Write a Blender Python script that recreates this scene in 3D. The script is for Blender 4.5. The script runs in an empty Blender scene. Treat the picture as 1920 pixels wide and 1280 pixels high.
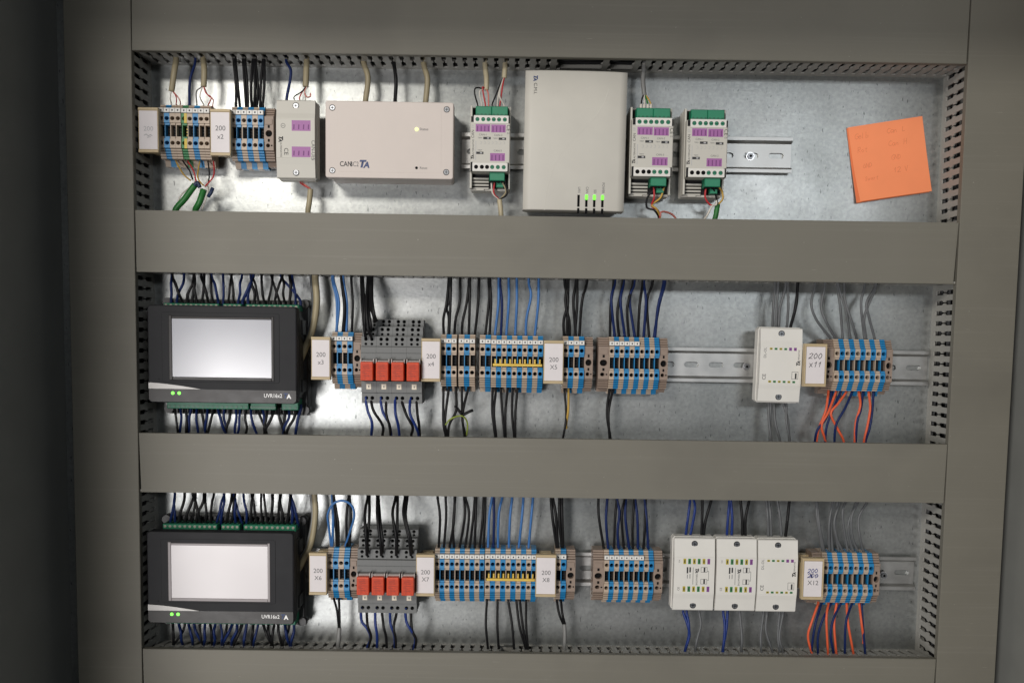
import bpy, bmesh, math, random
from mathutils import Matrix, Vector
random.seed(7)
S = bpy.context.scene
COL = S.collection
R = math.radians

# ------------------------------------------------------------------ camera, world, lamps, exposure
# panel coordinates: x right, y up, h = height off the mounting plate towards the viewer; world = (x, -h, y)
FPX, PY, CAMD = 1800.0, 782.79, 0.975
YAW, PITCH, ROLL = 0.00555, -0.08234, 0.01474
HF = 0.053
def cam_axes():
    cy, sy = math.cos(YAW), math.sin(YAW); cp, sp = math.cos(PITCH), math.sin(PITCH); cr, sr = math.cos(ROLL), math.sin(ROLL)
    fw = Vector((sy*cp, cy*cp, sp)); rt = Vector((cy, -sy, 0)); up = rt.cross(fw)
    return cr*rt+sr*up, -sr*rt+cr*up, fw
RT, UP, FW = cam_axes()
cam = bpy.data.objects.new('camera', bpy.data.cameras.new('camera')); COL.objects.link(cam)
M = Matrix((RT, UP, -FW)).transposed().to_4x4(); M.translation = Vector((0, -CAMD, 0))
cam.matrix_world = M
cam.data.sensor_width = 36; cam.data.lens = 36*FPX/1920
cam.data.shift_y = (PY-640)/1920
cam.data.clip_start = .02; cam.data.clip_end = 50
S.camera = cam
def px(u, v, h=0.0):
    """where the sight line measured at (u, v) meets the plane h metres off the plate (survey of the photograph)"""
    d = FW + RT*((u-960)/FPX) - UP*((v-PY)/FPX)
    t = (CAMD-h)/d.y
    return d.x*t, d.z*t

w = bpy.data.worlds.new('World'); S.world = w; w.use_nodes = True
w.node_tree.nodes['Background'].inputs[0].default_value = (.80, .84, .90, 1)
w.node_tree.nodes['Background'].inputs[1].default_value = .055
def area(name, loc, target, size, size_y, power, col, roll=0.0):
    l = bpy.data.lights.new(name, 'AREA'); l.shape = 'RECTANGLE'; l.size = size; l.size_y = size_y
    l.energy = power; l.color = col
    o = bpy.data.objects.new(name, l); COL.objects.link(o); o.location = loc
    o.rotation_euler = ((Vector(target)-Vector(loc)).to_track_quat('-Z', 'Y').to_matrix() @ Matrix.Rotation(roll, 3, 'Z')).to_euler()
    return o
area('window_light', (-.96, -2.5, -.56), (0, 0, 0), .52, .98, 30, (1, .97, .96), R(-20))
area('ceiling_lamp', (-.90, -2.1, .88), (0, 0, 0), .60, .32, 25, (1, .95, .87))
area('far_ceiling_lamp', (.88, -2.5, .48), (0, 0, 0), .6, .2, 6, (.93, .97, 1))
S.render.engine = 'CYCLES'
S.cycles.use_denoising = True
S.cycles.max_bounces = 6
S.view_settings.view_transform = 'Standard'; S.view_settings.look = 'None'
S.view_settings.exposure = .1; S.view_settings.gamma = 1; S.view_settings.use_curve_mapping = False

# ------------------------------------------------------------------ materials
MATS = {}
def mat(name, rgb, rough=.5, metal=0., var=.06, scale=90., bump=0., bscale=900., emit=None, emit_s=0., spec=.5):
    m = bpy.data.materials.new(name); m.use_nodes = True; nt = m.node_tree; N = nt.nodes; L = nt.links
    b = N['Principled BSDF']
    b.inputs['Roughness'].default_value = rough; b.inputs['Metallic'].default_value = metal
    b.inputs['Specular IOR Level'].default_value = spec
    tc = N.new('ShaderNodeTexCoord')
    no = N.new('ShaderNodeTexNoise'); no.inputs['Scale'].default_value = scale; no.inputs['Detail'].default_value = 5
    L.new(tc.outputs['Object'], no.inputs['Vector'])
    r = N.new('ShaderNodeValToRGB'); r.color_ramp.elements[0].position = .3; r.color_ramp.elements[1].position = .7
    r.color_ramp.elements[0].color = tuple(c*(1-var) for c in rgb)+(1,)
    r.color_ramp.elements[1].color = tuple(min(1, c*(1+var)) for c in rgb)+(1,)
    L.new(no.outputs['Fac'], r.inputs['Fac']); L.new(r.outputs['Color'], b.inputs['Base Color'])
    mr = N.new('ShaderNodeMapRange'); mr.inputs['To Min'].default_value = max(.02, rough-.08); mr.inputs['To Max'].default_value = min(1, rough+.08)
    L.new(no.outputs['Fac'], mr.inputs['Value']); L.new(mr.outputs['Result'], b.inputs['Roughness'])
    if bump:
        n2 = N.new('ShaderNodeTexNoise'); n2.inputs['Scale'].default_value = bscale; n2.inputs['Detail'].default_value = 3
        L.new(tc.outputs['Object'], n2.inputs['Vector'])
        bp = N.new('ShaderNodeBump'); bp.inputs['Strength'].default_value = bump; bp.inputs['Distance'].default_value = .0004
        L.new(n2.outputs['Fac'], bp.inputs['Height']); L.new(bp.outputs['Normal'], b.inputs['Normal'])
    if emit:
        b.inputs['Emission Color'].default_value = emit+(1,); b.inputs['Emission Strength'].default_value = emit_s
    MATS[name] = m
    return m
def duct_cover_material():
    m = mat('duct', (.163, .154, .126), .55, var=.035, scale=14, bump=.08)
    nt = m.node_tree; N = nt.nodes; L = nt.links; b = N['Principled BSDF']
    src = b.inputs['Base Color'].links[0].from_socket
    tc = N.new('ShaderNodeTexCoord')
    def layer(src, scale, p0, p1, col, fac):
        mp = N.new('ShaderNodeMapping'); mp.inputs['Scale'].default_value = scale; L.new(tc.outputs['Object'], mp.inputs['Vector'])
        n = N.new('ShaderNodeTexNoise'); n.inputs['Scale'].default_value = 1; n.inputs['Detail'].default_value = 4; L.new(mp.outputs['Vector'], n.inputs['Vector'])
        r = N.new('ShaderNodeMapRange'); r.inputs['From Min'].default_value = p0; r.inputs['From Max'].default_value = p1; r.inputs['To Max'].default_value = fac; L.new(n.outputs['Fac'], r.inputs['Value'])
        mx = N.new('ShaderNodeMixRGB'); L.new(r.outputs['Result'], mx.inputs[0]); L.new(src, mx.inputs[1]); mx.inputs[2].default_value = col
        return mx.outputs['Color']
    c = layer(src, (5, 420, 5), .55, .75, (.21, .20, .17, 1), .35)          # faint lengthwise streaks
    c = layer(c, (330, 330, 330), .74, .78, (.42, .41, .37, 1), .55)         # dust specks
    c = layer(c, (60, 900, 60), .73, .77, (.35, .34, .30, 1), .5)            # short scratches
    c = layer(c, (7, 9, 5), .56, .70, (.125, .118, .098, 1), .45)            # handling smudges
    L.new(c, b.inputs['Base Color'])
duct_cover_material()
mat('duct_wall', (.33, .325, .30), .5, var=.05, scale=30, bump=.06)
mat('cabinet', (.23, .235, .222), .55, var=.05, scale=20, bump=.12, bscale=500)
mat('terminal_tan', (.44, .35, .27), .45, var=.07)
mat('terminal_blue', (.014, .20, .44), .42, var=.07)
mat('terminal_green', (.03, .20, .07), .45)
mat('terminal_yellow', (.62, .45, .05), .45)
mat('stop_brown', (.26, .195, .155), .5, var=.07)
mat('black_hole', (.004, .004, .0045), .7, spec=.1)
mat('contact', (.010, .010, .011), .5, spec=.2)
mat('white_tag', (.72, .71, .68), .5, var=.03)
mat('holder', (.47, .37, .22), .5, var=.05)
mat('paper', (.70, .66, .67), .6, var=.03, bump=.05)
mat('ink', (.03, .03, .032), .7)
mat('faint_ink', (.42, .42, .43), .7)
mat('pale_ink', (.12, .12, .125), .7)
mat('blue_ink', (.05, .07, .28), .7)
mat('white_ink', (.92, .92, .92), .6)
mat('logo_blue', (.02, .045, .15), .5)
mat('pencil', (.76, .225, .095), .7)
mat('relay_grey', (.135, .14, .14), .5, var=.06, bump=.06)
mat('relay_red', (.60, .075, .03), .4, var=.12, scale=160, spec=.3)
mat('relay_face', (.50, .055, .022), .5, var=.25, scale=420, spec=.25)
mat('relay_print', (.34, .035, .016), .6)
mat('relay_clear', (.40, .36, .34), .25)
mat('indicator', (.75, .68, .55), .4)
mat('module', (.53, .512, .462), .5, var=.03, scale=40, bump=.08)
mat('module_warm', (.60, .535, .495), .5, var=.03, scale=40, bump=.08)
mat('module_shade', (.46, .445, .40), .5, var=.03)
mat('module_white', (.69, .675, .635), .5, var=.03, scale=40, bump=.06)
mat('green_plug', (.016, .20, .105), .45, var=.08)
mat('green_dark', (.012, .13, .07), .4)
mat('purple', (.33, .12, .33), .5, var=.06, scale=500)
mat('purple_ink', (.16, .04, .17), .6)
mat('chip_yellow', (.42, .34, .02), .5); mat('chip_green', (.02, .20, .05), .5); mat('chip_purple', (.20, .06, .25), .5)
mat('steel', (.62, .62, .63), .28, 1., var=.12, scale=300)
mat('rail', (.52, .52, .51), .40, 1., var=.10, scale=60, bump=.05)
mat('screw', (.30, .31, .33), .36, .9, var=.15, scale=600)
mat('cream_metal', (.42, .40, .34), .5, .2)
mat('brass', (.72, .50, .10), .35, .3, var=.1)
mat('uvr_black', (.021, .0215, .024), .5, var=.06, bump=.1, bscale=1500, spec=.14)
mat('uvr_gloss', (.022, .020, .019), .34, spec=.3)
mat('uvr_base', (.016, .016, .017), .4, bump=.05)
mat('silver', (.33, .32, .31), .38, .3)
mat('bezel', (.24, .215, .22), .4)
mat('screen', (.36, .365, .40), .17, 0, var=.02, scale=10, spec=.62, emit=(.90, .92, 1.), emit_s=.05)
mat('screen_warm', (.50, .47, .48), .3, 0, var=.03, scale=10, spec=.5, emit=(1., .95, .95), emit_s=.06)
mat('led_green', (.1, .8, .05), .3, emit=(.18, 1., .04), emit_s=1.2)
mat('led_lime', (.8, .9, .3), .3, emit=(.9, 1., .45), emit_s=.75)
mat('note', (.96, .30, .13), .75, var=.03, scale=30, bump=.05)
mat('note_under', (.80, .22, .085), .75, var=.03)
mat('dust', (.55, .54, .5), .8)
for n, c in dict(black=(.010, .010, .011), navy=(.008, .020, .092), blue=(.009, .030, .17), lightblue=(.05, .16, .40), orange=(.70, .115, .045), grey=(.115, .12, .125),
                 darkgrey=(.075, .08, .085), red=(.45, .03, .035), pink=(.55, .17, .14), yellow=(.48, .30, .06), white=(.6, .56, .5), beige=(.34, .29, .185),
                 cream=(.46, .40, .27), green=(.02, .15, .03), greenyellow=(.22, .28, .04), brown=(.10, .04, .02), ferrule=(.02, .035, .08), ash=(.20, .20, .195)).items():
    mat('wire_'+n, c, .42, var=.08, scale=60, spec=.22 if n in ('black', 'navy') else .4)

def galvanised():
    m = bpy.data.materials.new('galvanised'); m.use_nodes = True; nt = m.node_tree; N = nt.nodes; L = nt.links; b = N['Principled BSDF']
    tc = N.new('ShaderNodeTexCoord')
    def noise(scale, det, vec=None, sc=None):
        n = N.new('ShaderNodeTexNoise'); n.inputs['Scale'].default_value = scale; n.inputs['Detail'].default_value = det
        if sc:
            mp = N.new('ShaderNodeMapping'); mp.inputs['Scale'].default_value = sc; L.new(tc.outputs['Object'], mp.inputs['Vector']); L.new(mp.outputs['Vector'], n.inputs['Vector'])
        else: L.new(tc.outputs['Object'], n.inputs['Vector'])
        return n
    def ramp(src, p0, p1, c0, c1):
        r = N.new('ShaderNodeValToRGB'); r.color_ramp.elements[0].position = p0; r.color_ramp.elements[1].position = p1
        r.color_ramp.elements[0].color = c0; r.color_ramp.elements[1].color = c1; L.new(src, r.inputs['Fac']); return r
    big = ramp(noise(9, 4).outputs['Fac'], .3, .7, (.31, .325, .32, 1), (.40, .41, .405, 1))
    fine = ramp(noise(260, 4).outputs['Fac'], .3, .7, (.90, .90, .90, 1), (1.08, 1.08, 1.08, 1))
    mx = N.new('ShaderNodeMixRGB'); mx.blend_type = 'MULTIPLY'; mx.inputs[0].default_value = 1
    L.new(big.outputs['Color'], mx.inputs[1]); L.new(fine.outputs['Color'], mx.inputs[2])
    vo = N.new('ShaderNodeTexVoronoi'); vo.inputs['Scale'].default_value = 380; L.new(tc.outputs['Object'], vo.inputs['Vector'])
    bw = N.new('ShaderNodeRGBToBW'); L.new(vo.outputs['Color'], bw.inputs['Color'])
    sp = ramp(bw.outputs['Val'], .1, .9, (.93, .93, .935, 1), (1.06, 1.06, 1.055, 1))
    mxs = N.new('ShaderNodeMixRGB'); mxs.blend_type = 'MULTIPLY'; mxs.inputs[0].default_value = 1
    L.new(mx.outputs['Color'], mxs.inputs[1]); L.new(sp.outputs['Color'], mxs.inputs[2]); mx = mxs
    # short dark vertical ticks in the zinc
    tick = ramp(noise(1, 2, sc=(420, 130, 1)).outputs['Fac'], .665, .72, (1, 1, 1, 1), (.32, .33, .34, 1))
    mx2 = N.new('ShaderNodeMixRGB'); mx2.blend_type = 'MULTIPLY'; mx2.inputs[0].default_value = .8
    L.new(mx.outputs['Color'], mx2.inputs[1]); L.new(tick.outputs['Color'], mx2.inputs[2])
    L.new(mx2.outputs['Color'], b.inputs['Base Color'])
    b.inputs['Metallic'].default_value = .82
    rr = N.new('ShaderNodeMapRange'); rr.inputs['To Min'].default_value = .28; rr.inputs['To Max'].default_value = .40
    L.new(noise(30, 6).outputs['Fac'], rr.inputs['Value']); L.new(rr.outputs['Result'], b.inputs['Roughness'])
    bp = N.new('ShaderNodeBump'); bp.inputs['Strength'].default_value = .10; bp.inputs['Distance'].default_value = .0005
    L.new(noise(500, 3).outputs['Fac'], bp.inputs['Height']); L.new(bp.outputs['Normal'], b.inputs['Normal'])
    MATS['galvanised'] = m
galvanised()

# ------------------------------------------------------------------ mesh helpers (local coordinates in millimetres: x, y, h)
class MB:
    def __init__(s): s.v = []; s.f = []; s.m = []; s.sm = []
    def face(s, pts, mi=0, sm=False):
        i = len(s.v); s.v += [tuple(p) for p in pts]; s.f.append(tuple(range(i, i+len(pts)))); s.m.append(mi); s.sm.append(sm)
    def box(s, x0, x1, y0, y1, h0, h1, mi=0, c=0.0):
        """box with the front edges chamfered by c"""
        if c <= 0:
            P = [(x, y, h) for h in (h0, h1) for y in (y0, y1) for x in (x0, x1)]
            for q in ((4, 5, 7, 6), (0, 2, 3, 1), (0, 1, 5, 4), (2, 6, 7, 3), (0, 4, 6, 2), (1, 3, 7, 5)): s.face([P[k] for k in q], mi)
            return s
        A = [(x0, y0), (x1, y0), (x1, y1), (x0, y1)]; B = [(x0+c, y0+c), (x1-c, y0+c), (x1-c, y1-c), (x0+c, y1-c)]
        s.face([(x, y, h1) for x, y in B], mi); s.face([(x, y, h0) for x, y in A[::-1]], mi)
        for k in range(4):
            j = (k+1) % 4
            s.face([A[k]+(h0,), A[j]+(h0,), A[j]+(h1-c,), A[k]+(h1-c,)], mi); s.face([A[k]+(h1-c,), A[j]+(h1-c,), B[j]+(h1,), B[k]+(h1,)], mi)
        return s
    def rbox(s, x0, x1, y0, y1, h0, h1, r, mi=0, c=1.0, n=5, sm=True):
        """box with rounded corners in plan and a softened front edge"""
        def ring(ins, h):
            P = []
            rr = max(r-ins, .05)
            for cx, cy, a0 in ((x1-ins-rr, y1-ins-rr, 0), (x0+ins+rr, y1-ins-rr, 90), (x0+ins+rr, y0+ins+rr, 180), (x1-ins-rr, y0+ins+rr, 270)):
                for k in range(n+1):
                    a = R(a0+90*k/n); P.append((cx+rr*math.cos(a), cy+rr*math.sin(a), h))
            return P
        rings = [ring(0, h0), ring(0, h1-c), ring(.3*c, h1-.3*c), ring(c, h1)]
        for a, b in zip(rings, rings[1:]):
            m = len(a)
            for k in range(m): s.face([a[k], a[(k+1) % m], b[(k+1) % m], b[k]], mi, False)
        s.face(rings[-1], mi); s.face(rings[0][::-1], mi)
        return s
    def prism(s, prof, x0, x1, mi=0, skip=()):
        """profile of (y, h) points extruded along x"""
        n = len(prof)
        for k in range(n):
            if k in skip: continue
            a, b = prof[k], prof[(k+1) % n]
            s.face([(x0, a[0], a[1]), (x0, b[0], b[1]), (x1, b[0], b[1]), (x1, a[0], a[1])], mi)
        s.face([(x0, p[0], p[1]) for p in prof[::-1]], mi); s.face([(x1, p[0], p[1]) for p in prof], mi)
        return s
    def plan(s, pts, h0, h1, mi=0):
        n = len(pts); s.face([p+(h1,) for p in pts], mi); s.face([p+(h0,) for p in pts[::-1]], mi)
        for k in range(n):
            a, b = pts[k], pts[(k+1) % n]; s.face([a+(h0,), b+(h0,), b+(h1,), a+(h1,)], mi)
        return s
    def hole(s, x0, x1, y0, y1, h, cx, cy, r, depth, mi=0, mf=1, n=12, ry=None, mw=None):
        """flat face with a round pit in it"""
        ry = ry or r
        ang = [2*math.pi*k/n for k in range(n)]
        for xx in (x0, x1):
            for yy in (y0, y1): ang.append(math.atan2(yy-cy, xx-cx) % (2*math.pi))
        ang = sorted(set(round(a, 6) for a in ang)); O = []; I = []; F = []
        for a in ang:
            c_, s_ = math.cos(a), math.sin(a); t = 1e9
            if c_ > 1e-9: t = min(t, (x1-cx)/c_)
            if c_ < -1e-9: t = min(t, (x0-cx)/c_)
            if s_ > 1e-9: t = min(t, (y1-cy)/s_)
            if s_ < -1e-9: t = min(t, (y0-cy)/s_)
            O.append((cx+t*c_, cy+t*s_, h)); I.append((cx+r*c_, cy+ry*s_, h)); F.append((cx+r*c_*.9, cy+ry*s_*.9, h-depth))
        m = len(ang)
        for k in range(m):
            j = (k+1) % m
            s.face([O[k], O[j], I[j], I[k]], mi); s.face([I[k], I[j], F[j], F[k]], mi if mw is None else mw)
        s.face(F, mf)
        return s
    def cyl(s, cx, cy, r, h0, h1, mi=0, n=14, r1=None):
        r1 = r if r1 is None else r1
        A = [(cx+r*math.cos(2*math.pi*k/n), cy+r*math.sin(2*math.pi*k/n), h0) for k in range(n)]
        B = [(cx+r1*math.cos(2*math.pi*k/n), cy+r1*math.sin(2*math.pi*k/n), h1) for k in range(n)]
        for k in range(n):
            j = (k+1) % n; s.face([A[k], A[j], B[j], B[k]], mi, True)
        s.face(B, mi); s.face(A[::-1], mi)
        return s
    def mesh(s, name, mats, k=.001):
        me = bpy.data.meshes.new(name)
        me.from_pydata([(a*k, b*k, c*k) for a, b, c in s.v], [], s.f)
        for m in mats: me.materials.append(MATS[m])
        me.polygons.foreach_set('material_index', s.m); me.polygons.foreach_set('use_smooth', s.sm)
        bm = bmesh.new(); bm.from_mesh(me); bmesh.ops.remove_doubles(bm, verts=bm.verts, dist=1e-6); bmesh.ops.recalc_face_normals(bm, faces=bm.faces); bm.to_mesh(me); bm.free()
        return me
def O(name, me, parent=None, loc=None):
    o = bpy.data.objects.new(name, me); COL.objects.link(o)
    if parent is not None: o.parent = parent
    if loc is not None: o.location = loc
    return o
RX = Matrix.Rotation(math.pi/2, 4, 'X')
def thing(name, label, cat, x, y, h=0.0, rot=0.0, group=None):
    o = bpy.data.objects.new(name, None); COL.objects.link(o); o.empty_display_size = .01
    o.matrix_basis = Matrix.Translation((x, -h, y)) @ RX @ Matrix.Rotation(rot, 4, 'Z')
    tag(o, label, cat, group); return o
def tag(o, label, cat, group=None):
    o['label'] = label; o['category'] = cat
    if group: o['group'] = group
    return o
def part(name, mb, mats, parent, loc=None): return O(name, mb.mesh(name, mats), parent, loc)
TEXTS = {}
def text(name, s, size, parent, x, y, h, m='ink', rot=0.0, align='CENTER', shear=0.0, sx=1.0, bold=0.0):
    """flat printed lettering; millimetres"""
    key = (s, round(size, 3), m, shear, align, bold)
    if key not in TEXTS:
        cu = bpy.data.curves.new('lettering', 'FONT'); cu.body = s; cu.size = size*.001; cu.align_x = align; cu.align_y = 'CENTER'; cu.shear = shear
        cu.resolution_u = 3; cu.offset = bold*.001
        ob = bpy.data.objects.new('lettering', cu); COL.objects.link(ob)
        bpy.context.view_layer.update()
        me = bpy.data.meshes.new_from_object(ob); me.name = 'lettering'
        bpy.data.objects.remove(ob); me.materials.clear(); me.materials.append(MATS[m]); TEXTS[key] = me
    o = O(name, TEXTS[key], parent)
    o.matrix_local = Matrix.Translation((x*.001, y*.001, h*.001)) @ Matrix.Rotation(R(rot), 4, 'Z') @ Matrix.Diagonal((sx, 1, 1, 1))
    return o
def stroke(name, lines, wd, parent, h, m):
    """pen strokes as flat ribbons; millimetres"""
    mb = MB()
    for ln in lines:
        for a, b in zip(ln, ln[1:]):
            dx, dy = b[0]-a[0], b[1]-a[1]; L = math.hypot(dx, dy) or 1; nx, ny = -dy/L*wd/2, dx/L*wd/2; ex, ey = dx/L*wd*.4, dy/L*wd*.4
            mb.face([(a[0]-ex+nx, a[1]-ey+ny, h), (a[0]-ex-nx, a[1]-ey-ny, h), (b[0]+ex-nx, b[1]+ey-ny, h), (b[0]+ex+nx, b[1]+ey+ny, h)])
    me = bpy.data.meshes.new(name); me.from_pydata([(a*.001, b*.001, c*.001) for a, b, c in mb.v], [], mb.f); me.materials.append(MATS[m])
    return O(name, me, parent)
def brand(parent, x, y, h, size, rot=0.0, dark=False):
    """the slanted two-letter emblem printed on the devices"""
    a = 'ink' if dark else 'logo_blue'
    e = text('emblem', 'T', size, parent, x, y, h, a, rot, shear=.25, bold=.06*size)
    c, s = math.cos(R(rot)), math.sin(R(rot))
    text('emblem', 'A', size*.85, parent, x+c*.50*size+s*.1*size, y+s*.50*size-c*.1*size, h+.05, a, rot, shear=.2, bold=.04*size)

# ------------------------------------------------------------------ the setting: plate, cabinet walls
XL, XR, XLO, XRO = -.3548, .42758, -.4174, .48561
Y1, Y2, Y3, Y4, Y5, Y6 = .26241, .11564, .05778, -.09593, -.15343, -.30877
mb = MB().box(-448, 499, -420, 356, -2, 0)
o = O('mounting_plate', mb.mesh('mounting_plate', ['galvanised'])); o.matrix_basis = RX; o['kind'] = 'structure'
cab = thing('control_cabinet', 'grey painted metal cabinet shell enclosing the wiring panel', 'cabinet', 0, 0)
part('side_panel', MB().box(-450, -448, -420, 356, -30, 430), ['cabinet'], cab)
part('side_panel', MB().box(499, 501, -420, 356, -30, 430), ['cabinet'], cab)
part('top_panel', MB().box(-450, 501, 356, 358, -30, 362), ['cabinet'], cab)
part('bottom_panel', MB().box(-450, 501, -422, -420, -30, 362), ['cabinet'], cab)
part('back_panel', MB().box(-450, 501, -420, 356, -32, -30), ['cabinet'], cab)

# ------------------------------------------------------------------ cable ducts
PITCH_S = 10.0
def slot_wall(L, H, off=0.0, tilt=0.0, th=1.4, pitch=PITCH_S, cut=(), foot=8.0):
    """slotted side wall along s (0..L), depth t (0..H); returns list of quads as (s, t, n, matidx); tilt leans the foot outwards"""
    lev = [(foot, 2.2), (22.5, 2.2), (25.0, .6), (28.0, .6), (30.5, 2.2), (45.5, 2.2)]
    Q = []
    def quad(p): Q.append(p)
    def two(poly):
        for n in (0, th): quad([(s, t, n) for s, t in poly])
    two([(0, 0), (L, 0), (L, lev[0][0]), (0, lev[0][0])]); 
    e = [0]+[v for q in cut for v in (q[0]-pitch/2, q[1]+pitch/2)]+[L]
    for s0, s1 in zip(e[::2], e[1::2]): two([(s0, lev[-1][0]), (s1, lev[-1][0]), (s1, H), (s0, H)])
    c = off
    while c < L+pitch:
        a0, a1 = c-pitch/2, c+pitch/2
        if any(q0 <= c <= q1 for q0, q1 in cut): c += pitch; continue
        for (t0, w0), (t1, w1) in zip(lev, lev[1:]):
            pl = [(max(0, min(L, s)), t) for s, t in ((a0+w0, t0), (a1-w0, t0), (a1-w1, t1), (a0+w1, t1))]
            if pl[1][0]-pl[0][0] < .01: continue
            two(pl)
            for i, j in ((1, 2), (3, 0)): quad([pl[i]+(0,), pl[j]+(0,), pl[j]+(th,), pl[i]+(th,)])
        for t in (lev[0][0], lev[-1][0]):
            s0, s1 = max(0, min(L, c+pitch/2-2.2)), max(0, min(L, c+pitch/2+2.2))
            quad([(s0, t, 0), (s1, t, 0), (s1, t, th), (s0, t, th)])
        c += pitch
    quad([(0, H, 0), (L, H, 0), (L, H, th), (0, H, th)])
    return [[(s, t, n+tilt*(1-t/H)) for s, t, n in q] for q in Q]
def duct(label, x0, x1, y0, y1, vertical=False, tilt=(0, 0), hl=53.0, off=(3, 3), lid_gap=.6, cut=((), ()), skew=(0, 0)):
    d = thing('cable_duct', label, 'cable duct', 0, 0, group='slotted grey wiring ducts framing the panel')
    X0, X1, Y0_, Y1_ = x0*1000, x1*1000, y0*1000, y1*1000
    g = 1.0
    names = []
    for side in (0, 1):
        mb = MB()
        if vertical:
            for q in slot_wall(Y1_-Y0_, hl-2.5, off[side], tilt[side]):
                mb.face([((X0+g+n) if side == 0 else (X1-g-n), Y0_+s, t) for s, t, n in q])
        else:
            for q in slot_wall(X1-X0, hl-2.5, off[side], tilt[side], cut=cut[side], foot=3.0 if tilt[side] else 8.0):
                mb.face([(X0+s, (Y0_+g+n) if side == 0 else (Y1_-g-n), t) for s, t, n in q])
        part('slotted_wall', mb, ['duct_wall'], d)
    part('duct_floor', MB().box(X0+3, X1-3, Y0_+3, Y1_-4-tilt[1], .3, 1.6), ['duct_wall'], d)
    q = lid_gap
    if vertical: c = MB().box(X0, X1, Y0_, Y1_, hl-1.6, hl, c=.5)
    else: c = MB().plan([(X0+q+skew[0], Y0_), (X1-q-skew[1], Y0_), (X1-q, Y1_), (X0+q, Y1_)], hl-1.6, hl-.4).plan([(X0+q+skew[0]+.4, Y0_+.4), (X1-q-skew[1]-.4, Y0_+.4), (X1-q-.4, Y1_-.4), (X0+q+.4, Y1_-.4)], hl-.5, hl)
    if vertical: c.box(X0, X0+.9, Y0_, Y1_, hl-7, hl-1.6); c.box(X1-.9, X1, Y0_, Y1_, hl-7, hl-1.6)
    else: c.box(X0+q, X1-q, Y0_, Y0_+.9, hl-7, hl-1.6); c.box(X0+q, X1-q, Y1_-.9, Y1_, hl-7, hl-1.6)
    part('duct_cover', c, ['duct'], d)
    return d
duct('upright grey duct along the left side of the panel', XLO, XL, -.418, .352, True, off=(4, 6), hl=53.6)
duct('upright grey duct along the right side of the panel', XR, XRO, -.418, .352, True, off=(4, 2), hl=53.6)
duct('topmost horizontal grey duct above the white controller boxes', XL, XR, Y1, Y1+.062, hl=53.0, off=(5, 5), cut=(((400, 440), (450, 472)), ()), skew=(-.6, .4), lid_gap=1.0)
duct('horizontal grey duct between the top row and the upper touchscreen row', XL, XR, Y3, Y2, hl=52.6, off=(7, 2), skew=(0.3, 2.2))
duct('horizontal grey duct between the two touchscreen rows', XL, XR, Y5, Y4, tilt=(0, 5), hl=53.0, off=(2, 6), skew=(1.4, .8))
duct('lowest horizontal grey duct under the lower touchscreen row', XL, XR, Y6-.06, Y6, tilt=(0, 6.5), hl=52.6, off=(4, 8), cut=((), ((352, 364),)), skew=(.8, 1.6))

# ------------------------------------------------------------------ rails
def rail(label, u0, v0, u1, v1):
    (xa, ya), (xb, yb) = px(u0, v0, .003), px(u1, v1, .003)
    L = math.hypot(xb-xa, yb-ya)*1000
    d = thing('mounting_rail', label, 'rail', xa, ya, .0005, math.atan2(yb-ya, xb-xa), 'steel mounting rails behind the terminals')
    mb = MB()
    # flanges and webs of the top-hat section
    prof = [(17.5, 7.0), (17.2, 7.5), (13.9, 7.5), (13.2, 7.0), (11.4, 2.4), (11.4, 0.0), (13.4, 0.0), (14.2, 6.0), (17.5, 6.2)]
    for sg in (1, -1): mb.prism([(sg*y, h) for y, h in prof], 0, L)
    # slotted web
    c = 12.0; x = 0.0
    while x < L-1:
        e = min(L, x+25.0)
        if e-x > 20: stadium(mb, x, e, -11.4, 11.4, (x+e)/2, 0, 7.5, 2.7, 2.4, 0.0)
        else: mb.box(x, e, -11.4, 11.4, 0, 2.4)
        x = e
    part('rail_profile', mb, ['rail'], d)
    return d
def stadium(mb, x0, x1, y0, y1, cx, cy, a, r, h, hb):
    n = 6; I = []
    for k in range(n+1): t = R(-90+180*k/n); I.append((cx+a-r+r*math.cos(t), cy+r*math.sin(t)))
    for k in range(n+1): t = R(90+180*k/n); I.append((cx-a+r+r*math.cos(t), cy+r*math.sin(t)))
    Oo = []
    m = len(I)
    for i, (x, y) in enumerate(I):
        if i == 0: Oo.append((cx+a-r, y0))
        elif i == n: Oo.append((cx+a-r, y1))
        elif i == n+1: Oo.append((cx-a+r, y1))
        elif i == m-1: Oo.append((cx-a+r, y0))
        elif i < n: f = i/n; Oo.append((x1, y0+(y1-y0)*f))
        else: f = (i-n-1)/n; Oo.append((x0, y1+(y0-y1)*f))
    for k in range(m):
        j = (k+1) % m
        mb.face([Oo[k]+(h,), Oo[j]+(h,), I[j]+(h,), I[k]+(h,)]); mb.face([I[k]+(h,), I[j]+(h,), I[j]+(hb,), I[k]+(hb,)])
    for q in (((x1, y0), (cx+a-r, y0), (x1, y0+(y1-y0)/n)), ((x1, y1), (x1, y0+(y1-y0)*(n-1)/n), (cx+a-r, y1)),
              ((x0, y1), (cx-a+r, y1), (x0, y1+(y0-y1)/n)), ((x0, y0), (x0, y1+(y0-y1)*(n-1)/n), (cx-a+r, y0))):
        mb.face([p+(h,) for p in q])
rail('short steel rail carrying the terminals at the upper left corner', 262, 253, 512, 257)
rail('steel rail running behind the cream network box in the top row', 866, 284, 1483, 293)
rail('long steel rail through the upper touchscreen row', 578, 672, 1738, 690)
rail('long steel rail through the lower touchscreen row', 576, 1057, 1713, 1073)
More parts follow.
